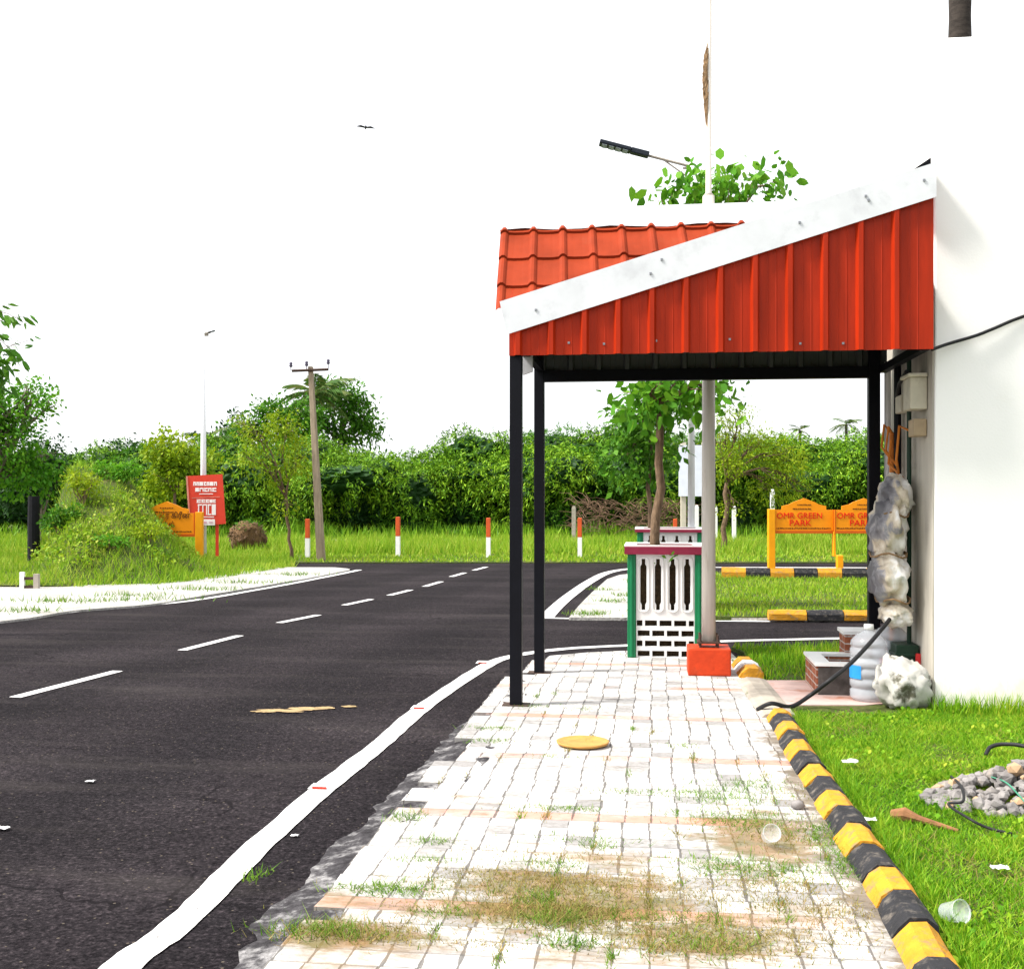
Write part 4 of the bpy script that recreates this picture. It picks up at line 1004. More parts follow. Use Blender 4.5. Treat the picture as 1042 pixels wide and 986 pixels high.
def palm(px, base_D, crown_px, crown_py, R_, nf, name, label, r=.12, trunk_to=None, lf=LF_PALM, seed=1, ln=26):
    rn_ = random.Random(seed); c = at_depth(crown_px, crown_py, base_D); b = at_depth(px, 560, base_D); b.z = -.05
    root = thing(name, label, 'palm tree', b)
    t = MB(); n = 40; pts = []; rd = []
    for i in range(n+1):
        q = i/n; pts.append(Vector((b.x+(c.x-b.x)*q**1.4, b.y+(c.y-b.y)*q, b.z+(c.z-b.z)*q))); rd.append(r*(1.35 if i == 0 else 1-.25*q)*(1+.06*(i % 2)))
    t.tube(pts, rd, 12); t.build('trunk', PALMB, root, smooth=True)
    m = MB(); VV = []
    for k in range(nf):
        a = 2*math.pi*k/nf+rn_.uniform(-.2,.2); up = rn_.uniform(-.25,1.3); Lf = R_*rn_.uniform(.8,1.1)
        pp = []; 
        for i in range(9):
            q = i/8; hd = Lf*q*math.cos(up*(1-q*.6)) ; z = Lf*(math.sin(up)*q-.55*q*q)
            pp.append(c+Vector((math.cos(a)*hd, math.sin(a)*hd, z)))
        m.tube(pp, [R_*.016*(1-.8*i/8) for i in range(9)], 5)
        side = Vector((-math.sin(a), math.cos(a), 0))
        for i in range(ln):
            q = .1+.9*i/ln; j = min(7, int(q*8)); p = pp[j].lerp(pp[j+1], q*8-j); tdir = (pp[j+1]-pp[j]).normalized()
            for s_ in (-1, 1):
                l_ = R_*.30*math.sin(math.pi*min(1, q*.9+.1))+.05*R_
                d = (side*s_*.8+tdir*.7+Vector((0,0,-.25+rn_.uniform(-.2,.2)))).normalized(); wv = tdir*R_*.011
                VV.append([p-wv, p+wv, p+d*l_*.6+wv*.7+Vector((0,0,-l_*.06)), p+d*l_+Vector((0,0,-l_*.25))])
    m.build('frond_stalks', lf, root)
    leaf_mesh('crown', np.array([[list(q) for q in v_] for v_ in VV]), lf, root)
palm(322, 56, 320, 402, 2.2, 18, 'coconut_palm', 'coconut palm standing behind the concrete pole', .16, seed=3)
palm(862, 120, 861, 432, 1.9, 12, 'coconut_palm', 'small distant palm poking above the thicket under the canopy beam', .2, seed=5, ln=14)
palm(814, 120, 814, 438, 1.5, 9, 'coconut_palm', 'low distant palm just left of the other far palm', .2, seed=8, ln=14)
palm(212, 50, 212, 448, 1.3, 11, 'banana_plant', 'broad leaved palm clump right of the thin white lamp post', .12, seed=11, ln=16)
palm(975, 13.9, 978, -250, 2.3, 16, 'coconut_palm', 'dark ringed palm trunk rising behind the white building', .155, seed=21)

# ------------------------------------------------------------------ thicket
def top_px(px):
    T_ = [(-400,455),(60,462),(110,456),(150,450),(210,446),(300,448),(400,453),(440,442),(520,438),(600,438),(640,434),(700,440),(760,436),(800,440),(850,443),(900,440),(1300,438)]
    for (a, ya), (b2, yb) in zip(T_, T_[1:]):
        if a <= px <= b2: return ya+(yb-ya)*(px-a)/(b2-a)
    return 440
PV = []; core = MB()
def core_blob(c, rad, seed):  # solid blob inside a lobe; its dark colour paints the shade between leaves
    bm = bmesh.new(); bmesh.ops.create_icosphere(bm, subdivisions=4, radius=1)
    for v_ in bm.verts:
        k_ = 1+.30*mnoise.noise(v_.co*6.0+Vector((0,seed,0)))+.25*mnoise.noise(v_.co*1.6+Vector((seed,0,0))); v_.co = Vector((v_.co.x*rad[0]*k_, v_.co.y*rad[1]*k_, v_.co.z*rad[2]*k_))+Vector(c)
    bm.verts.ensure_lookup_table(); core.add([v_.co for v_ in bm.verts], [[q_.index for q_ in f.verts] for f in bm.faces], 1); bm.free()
PM = []
def lobe(px_, D_, zc, rx, rz, mi):
    inview = 40 < px_ < 930
    c = at_depth(px_, 0, D_); c.z = zc
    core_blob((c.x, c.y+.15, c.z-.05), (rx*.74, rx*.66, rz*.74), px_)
    n = int((2700 if inview else 420)*rx*rz); ns = max(8, n//14)
    cp, cd = blob_points(ns, tuple(c), (rx, rx*.9, rz), .80)
    cp += np.array([[0, 0, .32*rz*mnoise.noise((p[0]*1.1, p[1]*1.1, p[2]*1.1))] for p in cp])
    kk = (cd[:,1] < .35) | (cd[:,2] > .05); cp, cd = cp[kk], cd[kk]
    d = cd*.8+RNG.normal(size=cd.shape)*.35; d[:,2] += .2; d = unit(d)
    tt = np.linspace(0, 1, 14)[None,:,None]; Ls = RNG.uniform(.2, .75, len(cp))[:,None,None]
    pos = cp[:,None,:]+d[:,None,:]*tt*Ls; pos[:,:,2] -= (tt*tt*Ls)[:,:,0]*.6
    pos = pos.reshape(-1,3)+RNG.normal(size=(len(cp)*14,3))*.04
    V = leaves(pos, .15 if inview else .22, .27, np.repeat(d,14,0)*.5, .35); PV.append(V); PM.append(np.full(len(V), mi))
px = -180
while px < 1230:
    D = random.uniform(48.3, 50); rx = random.uniform(1.2, 2.4); rz = random.uniform(.8, 1.4)
    ztop = EYE+(HZ-top_px(px)+random.uniform(-12, 5))/F*D
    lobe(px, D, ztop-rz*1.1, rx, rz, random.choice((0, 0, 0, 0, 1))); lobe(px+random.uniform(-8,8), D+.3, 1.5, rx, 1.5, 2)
    px += random.uniform(20, 32)
px = -170
while px < 1230:
    D = random.uniform(45.0, 47.8); rx = random.uniform(1.1, 2.0); rz = random.uniform(.65, 1.1)
    ztop = EYE+(HZ-top_px(px))/F*D
    lobe(px, D, ztop*random.uniform(.42, .74), rx, rz, random.choice((0, 0, 0, 0, 1))); px += random.uniform(24, 42)
px = -165
while px < 1230:
    lobe(px, random.uniform(46.2, 48), random.uniform(.5, 1.2), random.uniform(.9, 1.6), random.uniform(.6, 1.0), random.choice((0, 0, 1, 2))); px += random.uniform(30, 60)
th = leaf_mesh('thicket', np.concatenate(PV), [LF_HEDGE, LF_MID, LF_DARK], None, np.concatenate(PM))
stuff(th, 'dense dark green thicket of arching thorn bushes beyond the far verge', 'thicket')
cm = core.build('thicket_core', [LF_SHADE_CORE, LF_SHADE_CORE], th)
# dead brush and dry heaps
def twig_heap(name, label, cat, px0, px1, py_base, hpx, D, n, mat_=TWIG, ln=(.4,1.0)):
    mb = MB()
    for _ in range(n):
        x = random.uniform(px0, px1); a = at_depth(x, 0, D+random.uniform(-.8,.8)); a.z = random.uniform(.0, hpx*D/F*.8)
        l_ = random.uniform(*ln); an = random.uniform(0,6.28); e = a+Vector((math.cos(an)*l_, math.sin(an)*l_*.6, random.uniform(-.25,.55)*l_))
        mid = a.lerp(e,.5)+Vector((0,0,random.uniform(0,.2)))
        mb.tube([a,mid,e], [.016,.011,.004], 4)
    return tag(mb.build(name, mat_), label, cat)
twig_heap('brushwood', 'tangle of dry brown brushwood at the foot of the thicket behind the planters', 'brushwood', 585, 705, 545, 46, 43.2, 420)
twig_heap('brushwood', 'small tangle of dry twigs on the green bank right of the black trunk', 'brushwood', 60, 92, 560, 40, 26.0, 60, ln=(.2,.5))
p = at_depth(252, 562, 33); 
o = lumpy((p.x,p.y,.42), (.50,.5,.46), 'dry_bush', mat('dry_heap', (0.13,0.075,0.035), .95, .5, 8, bump=.8, bscale=14), 3.3, .3, 3, 2.0)
tag(o, 'rounded brown dried heap of creeper between the lamp post and the sapling', 'dry bush')
cp, cd = blob_points(900, (p.x,p.y,.45), (.53,.53,.5), .85)
lo = leaf_mesh('dry_leaves', leaves(cp, .10, .3, cd*.5, .2), [TWIG, LF_MID], o, (cd[:,2] > RNG.uniform(.3,.9,900)).astype(int))

# ------------------------------------------------------------------ green bank at the left
mb = MB(); nx, nd = 60, 40; PP = []
lim = [(-260,628),(0,615),(50,604),(90,598),(160,597),(230,589),(285,580),(300,577.5)]
def edge_D(px_):
    for (a, ya), (b2, yb) in zip(lim, lim[1:]):
        if a <= px_ <= b2: return F*EYE/(ya+(yb-ya)*(px_-a)/(b2-a)-HZ)
    return 27
def bank_h(px, D):
    q = max(0, px-112)/60.0 if px > 97 else max(0, 78-px)/27.0
    h = 1.9*math.exp(-(abs(q)**2.2)) * math.exp(-((D-25.2)/3.2)**2 if D < 25.2 else -((D-25.2)/6.0)**2)
    h += .18*math.exp(-((px-60)/140.0)**2)*math.exp(-((D-24)/3.0)**2)
    return h
grid = []
for j in range(nd+1):
    D = 19.8+12.0*j/nd
    for i in range(nx+1):
        px_ = -160+462*i/nx; p = at_depth(px_, 0, D); h = bank_h(px_, D)
        h *= 1+.13*mnoise.noise((px_*.03, D*.7, 1)); edge = min(1, max(0, (D-edge_D(px_))/1.6))
        grid.append((p.x, p.y, -.03+.06*edge+h*edge)); PP.append((p.x,p.y,h*edge,px_,D))
mb.v = grid
for j in range(nd):
    for i in range(nx): mb.f.append((j*(nx+1)+i, j*(nx+1)+i+1, (j+1)*(nx+1)+i+1, (j+1)*(nx+1)+i)); mb.m.append(0)
# drop cells in front of the sandy strip
keep = []
for f in mb.f:
    if all(PP[i][4] > edge_D(PP[i][3])-.1 for i in f): keep.append(f)
mb.f = keep; mb.m = [0]*len(keep)
structure(mb.build('bank', SOIL, smooth=True), 'green grassy bank rising at the left beyond the sandy strip', 'bank')
n = 60000; pxs = RNG.uniform(-160, 300, n); Ds = RNG.uniform(19.8, 31.5, n)
ok = np.array([d > edge_D(x) for x, d in zip(pxs, Ds)]); pxs, Ds = pxs[ok], Ds[ok]
P = []
for x, d in zip(pxs, Ds):
    q = at_depth(x, 0, d); h = bank_h(x, d)*(1+.13*mnoise.noise((x*.03, d*.7, 1)))*min(1, max(0, (d-edge_D(x))/1.6)); P.append((q.x, q.y, h-.02))
P = np.array(P); P, hf = clumpy(P, .8, .45)
gv = blades(P, .19, .012, .6); gv[:,2,2] = P[:,2]+(gv[:,2,2]-P[:,2])*(.5+hf)
stuff(leaf_mesh('bank_grass', gv, GR_VERGE), 'long grass covering the green bank at the left', 'grass')
# creeper leaves low over the bank
sel = np.array([mnoise.noise((p[0]*.9,p[1]*.9,5.5)) > .22 for p in P])
hgt = np.array([0.04+.28*max(0, mnoise.noise((p[0]*1.3,p[1]*1.3,9.5))) for p in P[sel]])
LP = P[sel]+np.stack([RNG.normal(size=sel.sum())*.05, RNG.normal(size=sel.sum())*.05, RNG.random(sel.sum())*hgt+.02],1)
hi = P[sel][:,2] > .25; LP = np.repeat(LP[hi], 2, 0)+RNG.normal(size=(hi.sum()*2,3))*.08
stuff(leaf_mesh('creeper', leaves(LP, .075, .5, None, .1), [GR_VERGE, LF_YEL], None, (RNG.random(len(LP)) < .3).astype(int)), 'broad leaved creeper and low scrub over the upper bank', 'creeper')

def shrub(px_, D, w_, hh, n, ls, lm_, label, name='shrub'):
    h0 = bank_h(px_, D); b_ = at_depth(px_, 0, D); b_.z = h0-.05
    root = thing(name, label, 'shrub', b_); t_ = MB(); VV = []
    for k in range(7):
        d = Vector((random.uniform(-1,1)*w_*.7, random.uniform(-1,1)*w_*.5, hh*random.uniform(.6,1)))
        pts_, rd_ = limb(b_, b_+d, .018, .006, 4, .15); t_.tube(pts_, rd_, 5)
        cp, cd = blob_points(n//7, tuple(b_+d*.85), (w_*.45,w_*.45,hh*.35), .2); VV.append(leaves(cp, ls, .45, cd*.6, .2))
    t_.build('stems', BARK, root); leaf_mesh('foliage', np.concatenate(VV), lm_, root)
shrub(62, 22.6, .45, .6, 1100, .075, LF_MID, 'low green shrub just right of the charred trunk')
shrub(84, 23.2, .50, .75, 900, .07, LF_YEL, 'yellowish shrub half way up the green bank')
shrub(150, 22.4, .75, .40, 800, .07, LF_YEL, 'low spreading yellow green plant on the lower bank before the orange sign')
shrub(112, 21.6, .5, .28, 500, .07, LF_BRIGHT, 'low fresh green plant at the foot of the green bank')
shrub(120, 24.4, .6, .5, 1100, .08, LF_BRIGHT, 'leafy green shrub near the top right of the green bank')

# ------------------------------------------------------------------ grass
def grass(name, label, poly, dens, h, w_, mat_, z, cl=.9, lo=.35, extra=None):
    P = scatter(poly, dens, z); P, hf = clumpy(P, cl, lo)
    V = blades(P, h, w_, .45 if h > .04 else 1.0); V[:,2,2] = z+(V[:,2,2]-z)*(.45+.8*hf)
    if extra is not None: V = np.concatenate([V, extra])
    return stuff(leaf_mesh(name, V, mat_), label, 'grass')
vis_lawn = [(p.x+.06, p.y) for p in ke[:8]] + [(ke[7].x+.12, 8.36), (1.75,8.36), (1.8,8.6), (5.4,8.6), (3.9,5.0), (2.4,2.2), (1.2,1.2)]
# taller tufts where wall, kerb and stones meet the lawn
tx = RNG.uniform(2.0, 5.4, 2600); tyy = 8.57-np.abs(RNG.normal(size=2600))*.10
ex = blades(np.stack([tx,tyy,np.full(2600,.04)],1), .13, .006, .45)
kk_ = RNG.integers(0, len(kpath), 3500); kx = np.array([kpath[i].x for i in kk_])+.11+np.abs(RNG.normal(size=3500))*.05; ky = np.array([kpath[i].y for i in kk_])+RNG.normal(size=3500)*.04
ex2 = blades(np.stack([kx,ky,np.full(3500,.04)],1), .065, .0035, .8)
LPt = scatter(vis_lawn, 900, .045); fl = np.array([mnoise.noise((p[0]*2.1, p[1]*2.1, 4.4)) for p in LPt]); LPt = LPt[fl > .02]
LPt[:,2] += RNG.random(len(LPt))*.02
clover = leaves(LPt, .026, .75, None, -.9)
stuff(leaf_mesh('clover', clover, GR_LAWN), 'small round leaved weeds spread through the lawn', 'weeds')
DPt = scatter(vis_lawn, 1100, .043); fl = np.array([mnoise.noise((p[0]*1.3, p[1]*1.3, 14.4)) for p in DPt]); DPt = DPt[fl > .0]
stuff(leaf_mesh('dry_grass', blades(DPt, .035, .003, 1.6), GR_DRY), 'straw coloured dead blades in the lawn', 'grass')
grass('lawn', 'short bright green lawn between the painted kerb and the white wall', vis_lawn, 15000, .037, .0036, GR_LAWN, .042, 2.6, .4, np.concatenate([ex, ex2]))
grass('grass_strip', 'tufted grass strip beyond the orange pole base', [(x+.0,y) for x,y in ngrass], 1400, .09, .006, GR_LAWN, .04, 1.2, .4)
grass('island_grass', 'grass on the far island between the two painted kerbs', igrass, 480, .075, .010, GR_VERGE, .055, .7, .45)
vis = [frontal(-120,27.6), frontal(1080,27.6), frontal(1060,32), frontal(-100,32)]
grass('verge_grass', 'mown pale grass along the far side of the road', vis, 150, .10, .022, GR_VERGE, .02, .4, .5)
vis = [frontal(-100,31), frontal(1080,31), frontal(1060,40.3), frontal(-80,40.3)]
grass('tall_grass', 'tall wild grass in front of the thicket', vis, 210, .38, .016, GR_VERGE, .02, .5, .0)
vis = [frontal(-60,42.7), frontal(1040,42.7), frontal(1040,46), frontal(-60,46)]
grass('thicket_grass', 'rank grass at the foot of the thicket behind the grey path', vis, 90, .6, .03, LF_HEDGE, .0, .4, .3)
# weeds between the pavers
W1 = []; W2 = []
def tuft(px_, py_, rx, ry, n, h, dry=False):
    h *= .62; n = int(n*1.35)
    c = G(px_, py_, .05); P = np.stack([c.x+RNG.normal(size=n)*rx, c.y+RNG.normal(size=n)*ry, np.full(n, .045)], 1)
    (W2 if dry else W1).append(blades(P, h, .0026, 1.3))
for q in [(415,832,.05,.05,120,.05),(395,905,.10,.04,420,.045),(330,948,.10,.04,260,.07),(440,856,.06,.03,120,.04),(430,875,.08,.02,120,.035),(545,719,.10,.05,110,.035),(595,721,.09,.05,90,.03),(503,741,.09,.04,140,.04),(500,754,.08,.04,120,.04),(565,770,.1,.03,80,.03),(640,806,.10,.03,120,.035),(575,823,.1,.03,160,.04),(690,759,.08,.05,90,.035),(700,806,.1,.03,120,.035),(735,812,.12,.08,300,.05),(755,835,.16,.10,420,.05),(765,800,.12,.10,260,.05),(770,885,.16,.08,420,.05),(730,880,.12,.06,160,.04),(600,855,.12,.04,140,.04),(560,880,.1,.04,130,.045),(860,880,.05,.12,260,.05),(835,850,.05,.15,260,.05),(560,935,.08,.06,260,.05),(610,862,.03,.02,50,.05),(715,960,.1,.06,260,.05),(690,935,.14,.04,160,.04),(455,930,.08,.03,120,.04),(545,915,.05,.05,160,.05),(580,960,.06,.03,140,.05),(750,672,.1,.1,90,.06),(722,692,.2,.05,60,.03),(670,667,.2,.03,90,.05),(258,890,.03,.05,60,.05)]:
    tuft(*q)
for q in [(355,950,.12,.05,420,.05),(400,945,.10,.05,200,.04),(570,930,.16,.10,1500,.045),(560,905,.28,.12,1500,.035),(610,900,.30,.07,1200,.03),(640,940,.30,.10,700,.035),(740,950,.25,.08,800,.04),(700,965,.20,.05,500,.04),(520,890,.2,.05,350,.035),(560,870,.25,.05,350,.03),(460,925,.12,.03,200,.03),(790,900,.15,.1,500,.04),(790,850,.15,.15,450,.04),(800,810,.1,.15,250,.03),(600,825,.3,.04,200,.025),(850,930,.08,.1,350,.04),(760,920,.2,.05,350,.035),(490,960,.2,.03,250,.03)]:
    tuft(*q, True)
# stray tufts in the joints
for _ in range(80):
    px_ = random.uniform(330, 860); py_ = 700+285*random.random()**.8
    c = G(px_, py_, .05)
    if in_poly(np.array([c.x-.05]), np.array([c.y]), pav_poly)[0] and in_poly(np.array([c.x+.1]), np.array([c.y]), pav_poly)[0]:
        cx_ = round(c.x/.126-.87)*.126+.11; n = random.randint(8,40)
        P = np.stack([cx_+RNG.normal(size=n)*.012+RNG.normal()*.0, c.y+RNG.normal(size=n)*.05, np.full(n,.045)],1)
        (W2 if random.random() < .5 else W1).append(blades(P, .03, .003, .7))
for (x, y, n_) in [(60,612,120),(130,606,90),(20,622,90),(205,600,120),(255,593,100),(300,585,90),(110,611,60),(170,610,60)]:
    c = G(x, y, .03); P = np.stack([c.x+RNG.normal(size=n_)*.35, c.y+RNG.normal(size=n_)*.15, np.full(n_, .03)], 1); W1.append(blades(P, .09, .009, .8))
for (x, y, n_) in [(598,625,140),(622,612,80),(640,606,80),(610,600,60),(650,592,60),(690,610,120),(660,622,80)]:
    c = G(x, y, .04); P = np.stack([c.x+RNG.normal(size=n_)*.14, c.y+RNG.normal(size=n_)*.12, np.full(n_, .04)], 1); W1.append(blades(P, .07, .007, .8))
stuff(leaf_mesh('weeds', np.concatenate(W1), GR_WEED), 'green weeds growing in the joints of the pale pavers', 'weeds')
stuff(leaf_mesh('dry_grass', np.concatenate(W2), GR_DRY), 'straw coloured matted grass on the near pavers', 'grass')
P = np.stack([P1C.x+RNG.normal(size=260)*.14, P1C.y-.1+RNG.normal(size=260)*.12, np.full(260, 1.04)],1)
stuff(leaf_mesh('planter_weeds', leaves(P, .07, .5, None, -.3), LF_BRIGHT), 'small leafy weeds in the top of the nearer planter', 'weeds')

# ------------------------------------------------------------------ poles and lamps
# tall pale pole on the orange block
A = G(722, 688, .05); D = camdepth(A); pc = at_depth(721, 0, D+.16)
tp = thing('tall_pole', 'tall pale metal pole on an orange red block behind the canopy', 'pole', (pc.x, pc.y, .05))
hw = .185; b = MB(); b.box((pc.x-hw, A.y, .05), (pc.x+hw, A.y+.36, .285)); bevel(b.build('base_block', BASEO, tp), .012)
zs = EYE+(HZ-195)/F*D
b = MB(); b.tube([(pc.x,pc.y,.33),(pc.x,pc.y,1.8),(pc.x,pc.y,zs)], [.062,.058,.052], 14)
b.tube([(pc.x,pc.y,zs),(pc.x,pc.y,zs+.03),(pc.x+.01,pc.y,7.8)], [.052,.027,.018], 12); b.build('shaft', GALV, tp, smooth=True)
b = MB(); b.box((pc.x-.1,pc.y-.1,.322),(pc.x+.1,pc.y+.1,.338)); b.build('flange', BOLT, tp)
for sx in (-1,1):
    for sy in (-1,1):
        b = MB(); b.tube([(pc.x+sx*.075,pc.y+sy*.075,.285),(pc.x+sx*.075,pc.y+sy*.075,.40)], .011, 8); b.build('bolt', BOLT, tp)
z0, z1 = EYE+(HZ-112)/F*D, EYE+(HZ-45)/F*D
fb = MB(); 
for k in range(46):
    z = random.uniform(z0, z1-.05); a = random.uniform(2.2,4.6); rr = .018+.018*math.sin(math.pi*(z-z0)/(z1-z0))
    fb.tube([(pc.x+rr*.4*math.cos(a),pc.y+.02*math.sin(a),z+.12),(pc.x-.012+rr*math.cos(a),pc.y+rr*math.sin(a),z+.03),(pc.x-.008+rr*.6*math.cos(a),pc.y+.02*math.sin(a),z-.12)], [.005,.009,.003], 5)
tag(fb.build('dry_creeper', FIBRE), 'dry brown wisp of creeper clinging to the upper tall pale pole', 'creeper')

def lamp_post(px, py_top, D, rad, label, arm, head_len, side=-1, base_z=-.02, head_scale=1.0):
    p = at_depth(px, py_top, D); t = thing('street_lamp', label, 'street lamp', (p.x, p.y, base_z))
    rgt = Vector((cs, sn, 0))
    b = MB(); b.tube([(p.x,p.y,base_z),(p.x,p.y,p.z*.5),(p.x,p.y,p.z)], [rad,rad*.85,rad*.5], 12); b.build('post', WPOLE, t, smooth=True)
    a0 = Vector((p.x,p.y,p.z-arm[2])); e = a0+rgt*side*arm[0]+Vector((0,0,arm[1]))
    b = MB(); b.tube([a0, e], rad*.36, 8); b.tube([a0-Vector((0,0,.28*arm[0])), a0.lerp(e,.62)], rad*.2, 6); b.tube([a0-Vector((0,0,.02)), a0-Vector((0,0,.02))+rgt*side*.12], rad*.3,6); b.build('arm', CONC, t)
    d = (e-a0).normalized(); up = Vector((0,0,1)); up = (up-d*up.dot(d)).normalized(); w_ = d.cross(up)
    M_ = Matrix((( d.x,w_.x,up.x,e.x),(d.y,w_.y,up.y,e.y),(d.z,w_.z,up.z,e.z),(0,0,0,1)))
    h = MB(); s_ = head_scale; h.box((-.05,-.07*s_,-.03*s_),(head_len*.32,.07*s_,.045*s_),0,M_); h.box((head_len*.32,-.10*s_,-.02*s_),(head_len,.10*s_,.035*s_),0,M_)
    ho = bevel(h.build('lamp_head', LAMPD, t), .012)
    l_ = MB()
    for k in range(4):
        x0 = head_len*(.38+.15*k); l_.box((x0,-.08*s_,-.031*s_),(x0+head_len*.11,.08*s_,-.021*s_),0,M_)
    lo_ = l_.build('lens', LAMPG, ho)
lamp_post(703.5, 150, 16.2, .055, 'white street lamp with a long dark head reaching left above the canopy', (.66,.17,.28), .68, -1)
lamp_post(207, 336, 26.6, .075, 'thin white street lamp behind the red notice board', (.16,.05,.10), .12, 1, head_scale=.45)

# concrete electricity pole
A = G(327, 571); D = camdepth(A); T_ = at_depth(316, 373, D)
up_ = thing('utility_pole', 'leaning concrete electricity pole with a crossarm and insulators', 'utility pole', (A.x, A.y, 0))
b = MB(); n_ = 4
def sq(c, wx, wy): return [(c.x-wx,c.y-wy,c.z),(c.x+wx,c.y-wy,c.z),(c.x+wx,c.y+wy,c.z),(c.x-wx,c.y+wy,c.z)]
b.add(sq(Vector((A.x,A.y,-.05)),.10,.09)+sq(T_,.058,.055), [(0,1,5,4),(1,2,6,5),(2,3,7,6),(3,0,4,7),(4,5,6,7)]); bevel(b.build('shaft', CONCP, up_), .02)
ca = at_depth(297,377.5,D-.08); cb = at_depth(334,376,D-.08)
b = MB(); b.tube([ca,cb], .035, 6); b.build('crossarm', BOLT, up_)
for x, y in ((296,372),(312,371),(334,369)):
    q = at_depth(x, y, D-.08); b = MB(); zc = at_depth(x, 377, D-.08)
    b.tube([zc, q], .012, 6); b.lathe([(0,.09),(.03,.08),(.045,.04),(.03,.02),(.05,-.01),(.03,-.04),(0,-.05)], q, 10); b.build('insulator', BIRDM, up_, smooth=True)

# red and white marker posts
for i, (x, yb, lab) in enumerate([(313,569,'red and white marker post left of the leaning concrete pole'),(405,567,'red and white marker post just right of the leaning concrete pole'),(497,568,'red and white marker post left of the black canopy posts'),(590,568,'red and white marker post between the canopy posts and the planter'),(687,569,'red and white marker post behind the farther planter')]):
    A = G(x, yb); D = camdepth(A); hgt = 41/F*D; r_ = 2.1/F*D
    t = thing('marker_post', lab, 'marker post', (A.x, A.y, 0), 'red and white marker posts along the verge')
    b = MB(); b.box((A.x-r_,A.y-r_,-.05),(A.x+r_,A.y+r_,hgt*.52)); b.build('white_section', WHITEP, t)
    b = MB(); b.box((A.x-r_,A.y-r_,hgt*.522),(A.x+r_,A.y+r_,hgt)); bevel(b.build('red_section', PORED, t), .01)
for i, (x, yt, D, lab) in enumerate([(584,515,39,'pale concrete fence post beside the brushwood'),(709,514,38.5,'pale fence post between the white lamp and the tall pole'),(728,515,38.5,'pale fence post just right of the tall pale pole'),(747,515,38.5,'pale fence post beside the forked yellow green tree'),(786,498,37,'pale fence post behind the left amber sign post')]):
    p = at_depth(x, yt, D); b = MB(); b.box((p.x-.07,p.y-.07,-.05),(p.x+.07,p.y+.07,p.z-.06)); b.box((p.x-.05,p.y-.05,p.z-.06),(p.x+.05,p.y+.05,p.z))
    tag(bevel(b.build('fence_post', WHITEP if i else CONC), .012), lab, 'fence post', 'pale fence posts before the thicket')
# white notice board on cream posts behind the planters
t = thing('notice_board', 'blank white notice board on a cream post behind the white lamp', 'notice board', at_depth(700, 560, 21)*1.0)
D = 21.0; q0 = at_depth(690, 505, D); q1 = at_depth(722, 452, D)
def cbox(mb, px0, py0, px1, py1, D_, d0_, d1_, mi=0):
    """upright box facing the camera's side of the street, between depths"""
    P_ = [at_depth(px0, py1, D_), at_depth(px1, py1, D_), at_depth(px1, py0, D_), at_depth(px0, py0, D_)]
    f_ = Vector((-sn, cs, 0)); mb.add([p+f_*d0_ for p in P_]+[p+f_*d1_ for p in P_], [(0,1,2,3),(7,6,5,4),(4,5,1,0),(5,6,2,1),(6,7,3,2),(7,4,0,3)], mi)
t.location = (q0.x, q0.y, 0)
b = MB(); cbox(b, 691, 453, 722, 505, D, 0, .04); b.build('board', BOARDW, t)
b = MB(); cbox(b, 693.5, 450, 698.5, 596, D, .045, .13); b.build('post', CREAM, t)
b = MB(); cbox(b, 715, 450, 720, 596, D, .045, .13); b.build('post', CREAM, t)

# ------------------------------------------------------------------ signs
def text_mesh(body, size, width=None, extrude=.004):
    cu = bpy.data.curves.new('lettering', 'FONT'); cu.body = body; cu.size = size; cu.align_x = 'CENTER'; cu.align_y = 'CENTER'; cu.extrude = extrude; cu.offset = 0.0
    cu.resolution_u = 3
    ob = bpy.data.objects.new('text_tmp', cu); C.objects.link(ob); bpy.context.view_layer.update()
    me = bpy.data.meshes.new_from_object(ob.evaluated_get(bpy.context.evaluated_depsgraph_get())); bpy.data.objects.remove(ob)
    xs_ = [v_.co.x for v_ in me.vertices]; ys_ = [v_.co.y for v_ in me.vertices]
    if not xs_: return me
    mx, my = (max(xs_)+min(xs_))/2, (max(ys_)+min(ys_))/2; k = 1.0
    kx_ = width/(max(xs_)-min(xs_)) if width else 1.0
    ky_ = size/(max(ys_)-min(ys_))
    for v_ in me.vertices: v_.co.x = (v_.co.x-mx)*kx_; v_.co.y = (v_.co.y-my)*ky_
    me.update(); return me
FWD = Vector((-sn, cs, 0)); RGT = Vector((cs, sn, 0))
def frame_at(p): return Matrix(((RGT.x,0,-FWD.x,p.x),(RGT.y,0,-FWD.y,p.y),(0,1,0,p.z),(0,0,0,1)))
def put_text(body, px_, py_, D_, hpx, wpx, m_, parent, off=.028, name='lettering'):
    s_ = hpx/F*D_; me = text_mesh(body, s_, wpx/F*D_); me.materials.append(m_)
    o_ = bpy.data.objects.new(name, me); C.objects.link(o_); o_.parent = parent
    o_.matrix_parent_inverse = Matrix.Translation(-parent.location)
    o_.matrix_world = frame_at(at_depth(px_, py_, D_)-FWD*off)
    return o_
def dash_line(mb, px0, px1, py_, D_, hpx, off, rnd):
    x = px0
    while x < px1:
        w_ = rnd.uniform(.6,1.6); y = py_+rnd.uniform(-.15,.15)
        cbox(mb, x, y-hpx/2*rnd.uniform(.7,1.1), min(px1, x+w_), y+hpx/2, D_, -off-.004, -off); x += w_+rnd.uniform(.25,.8)
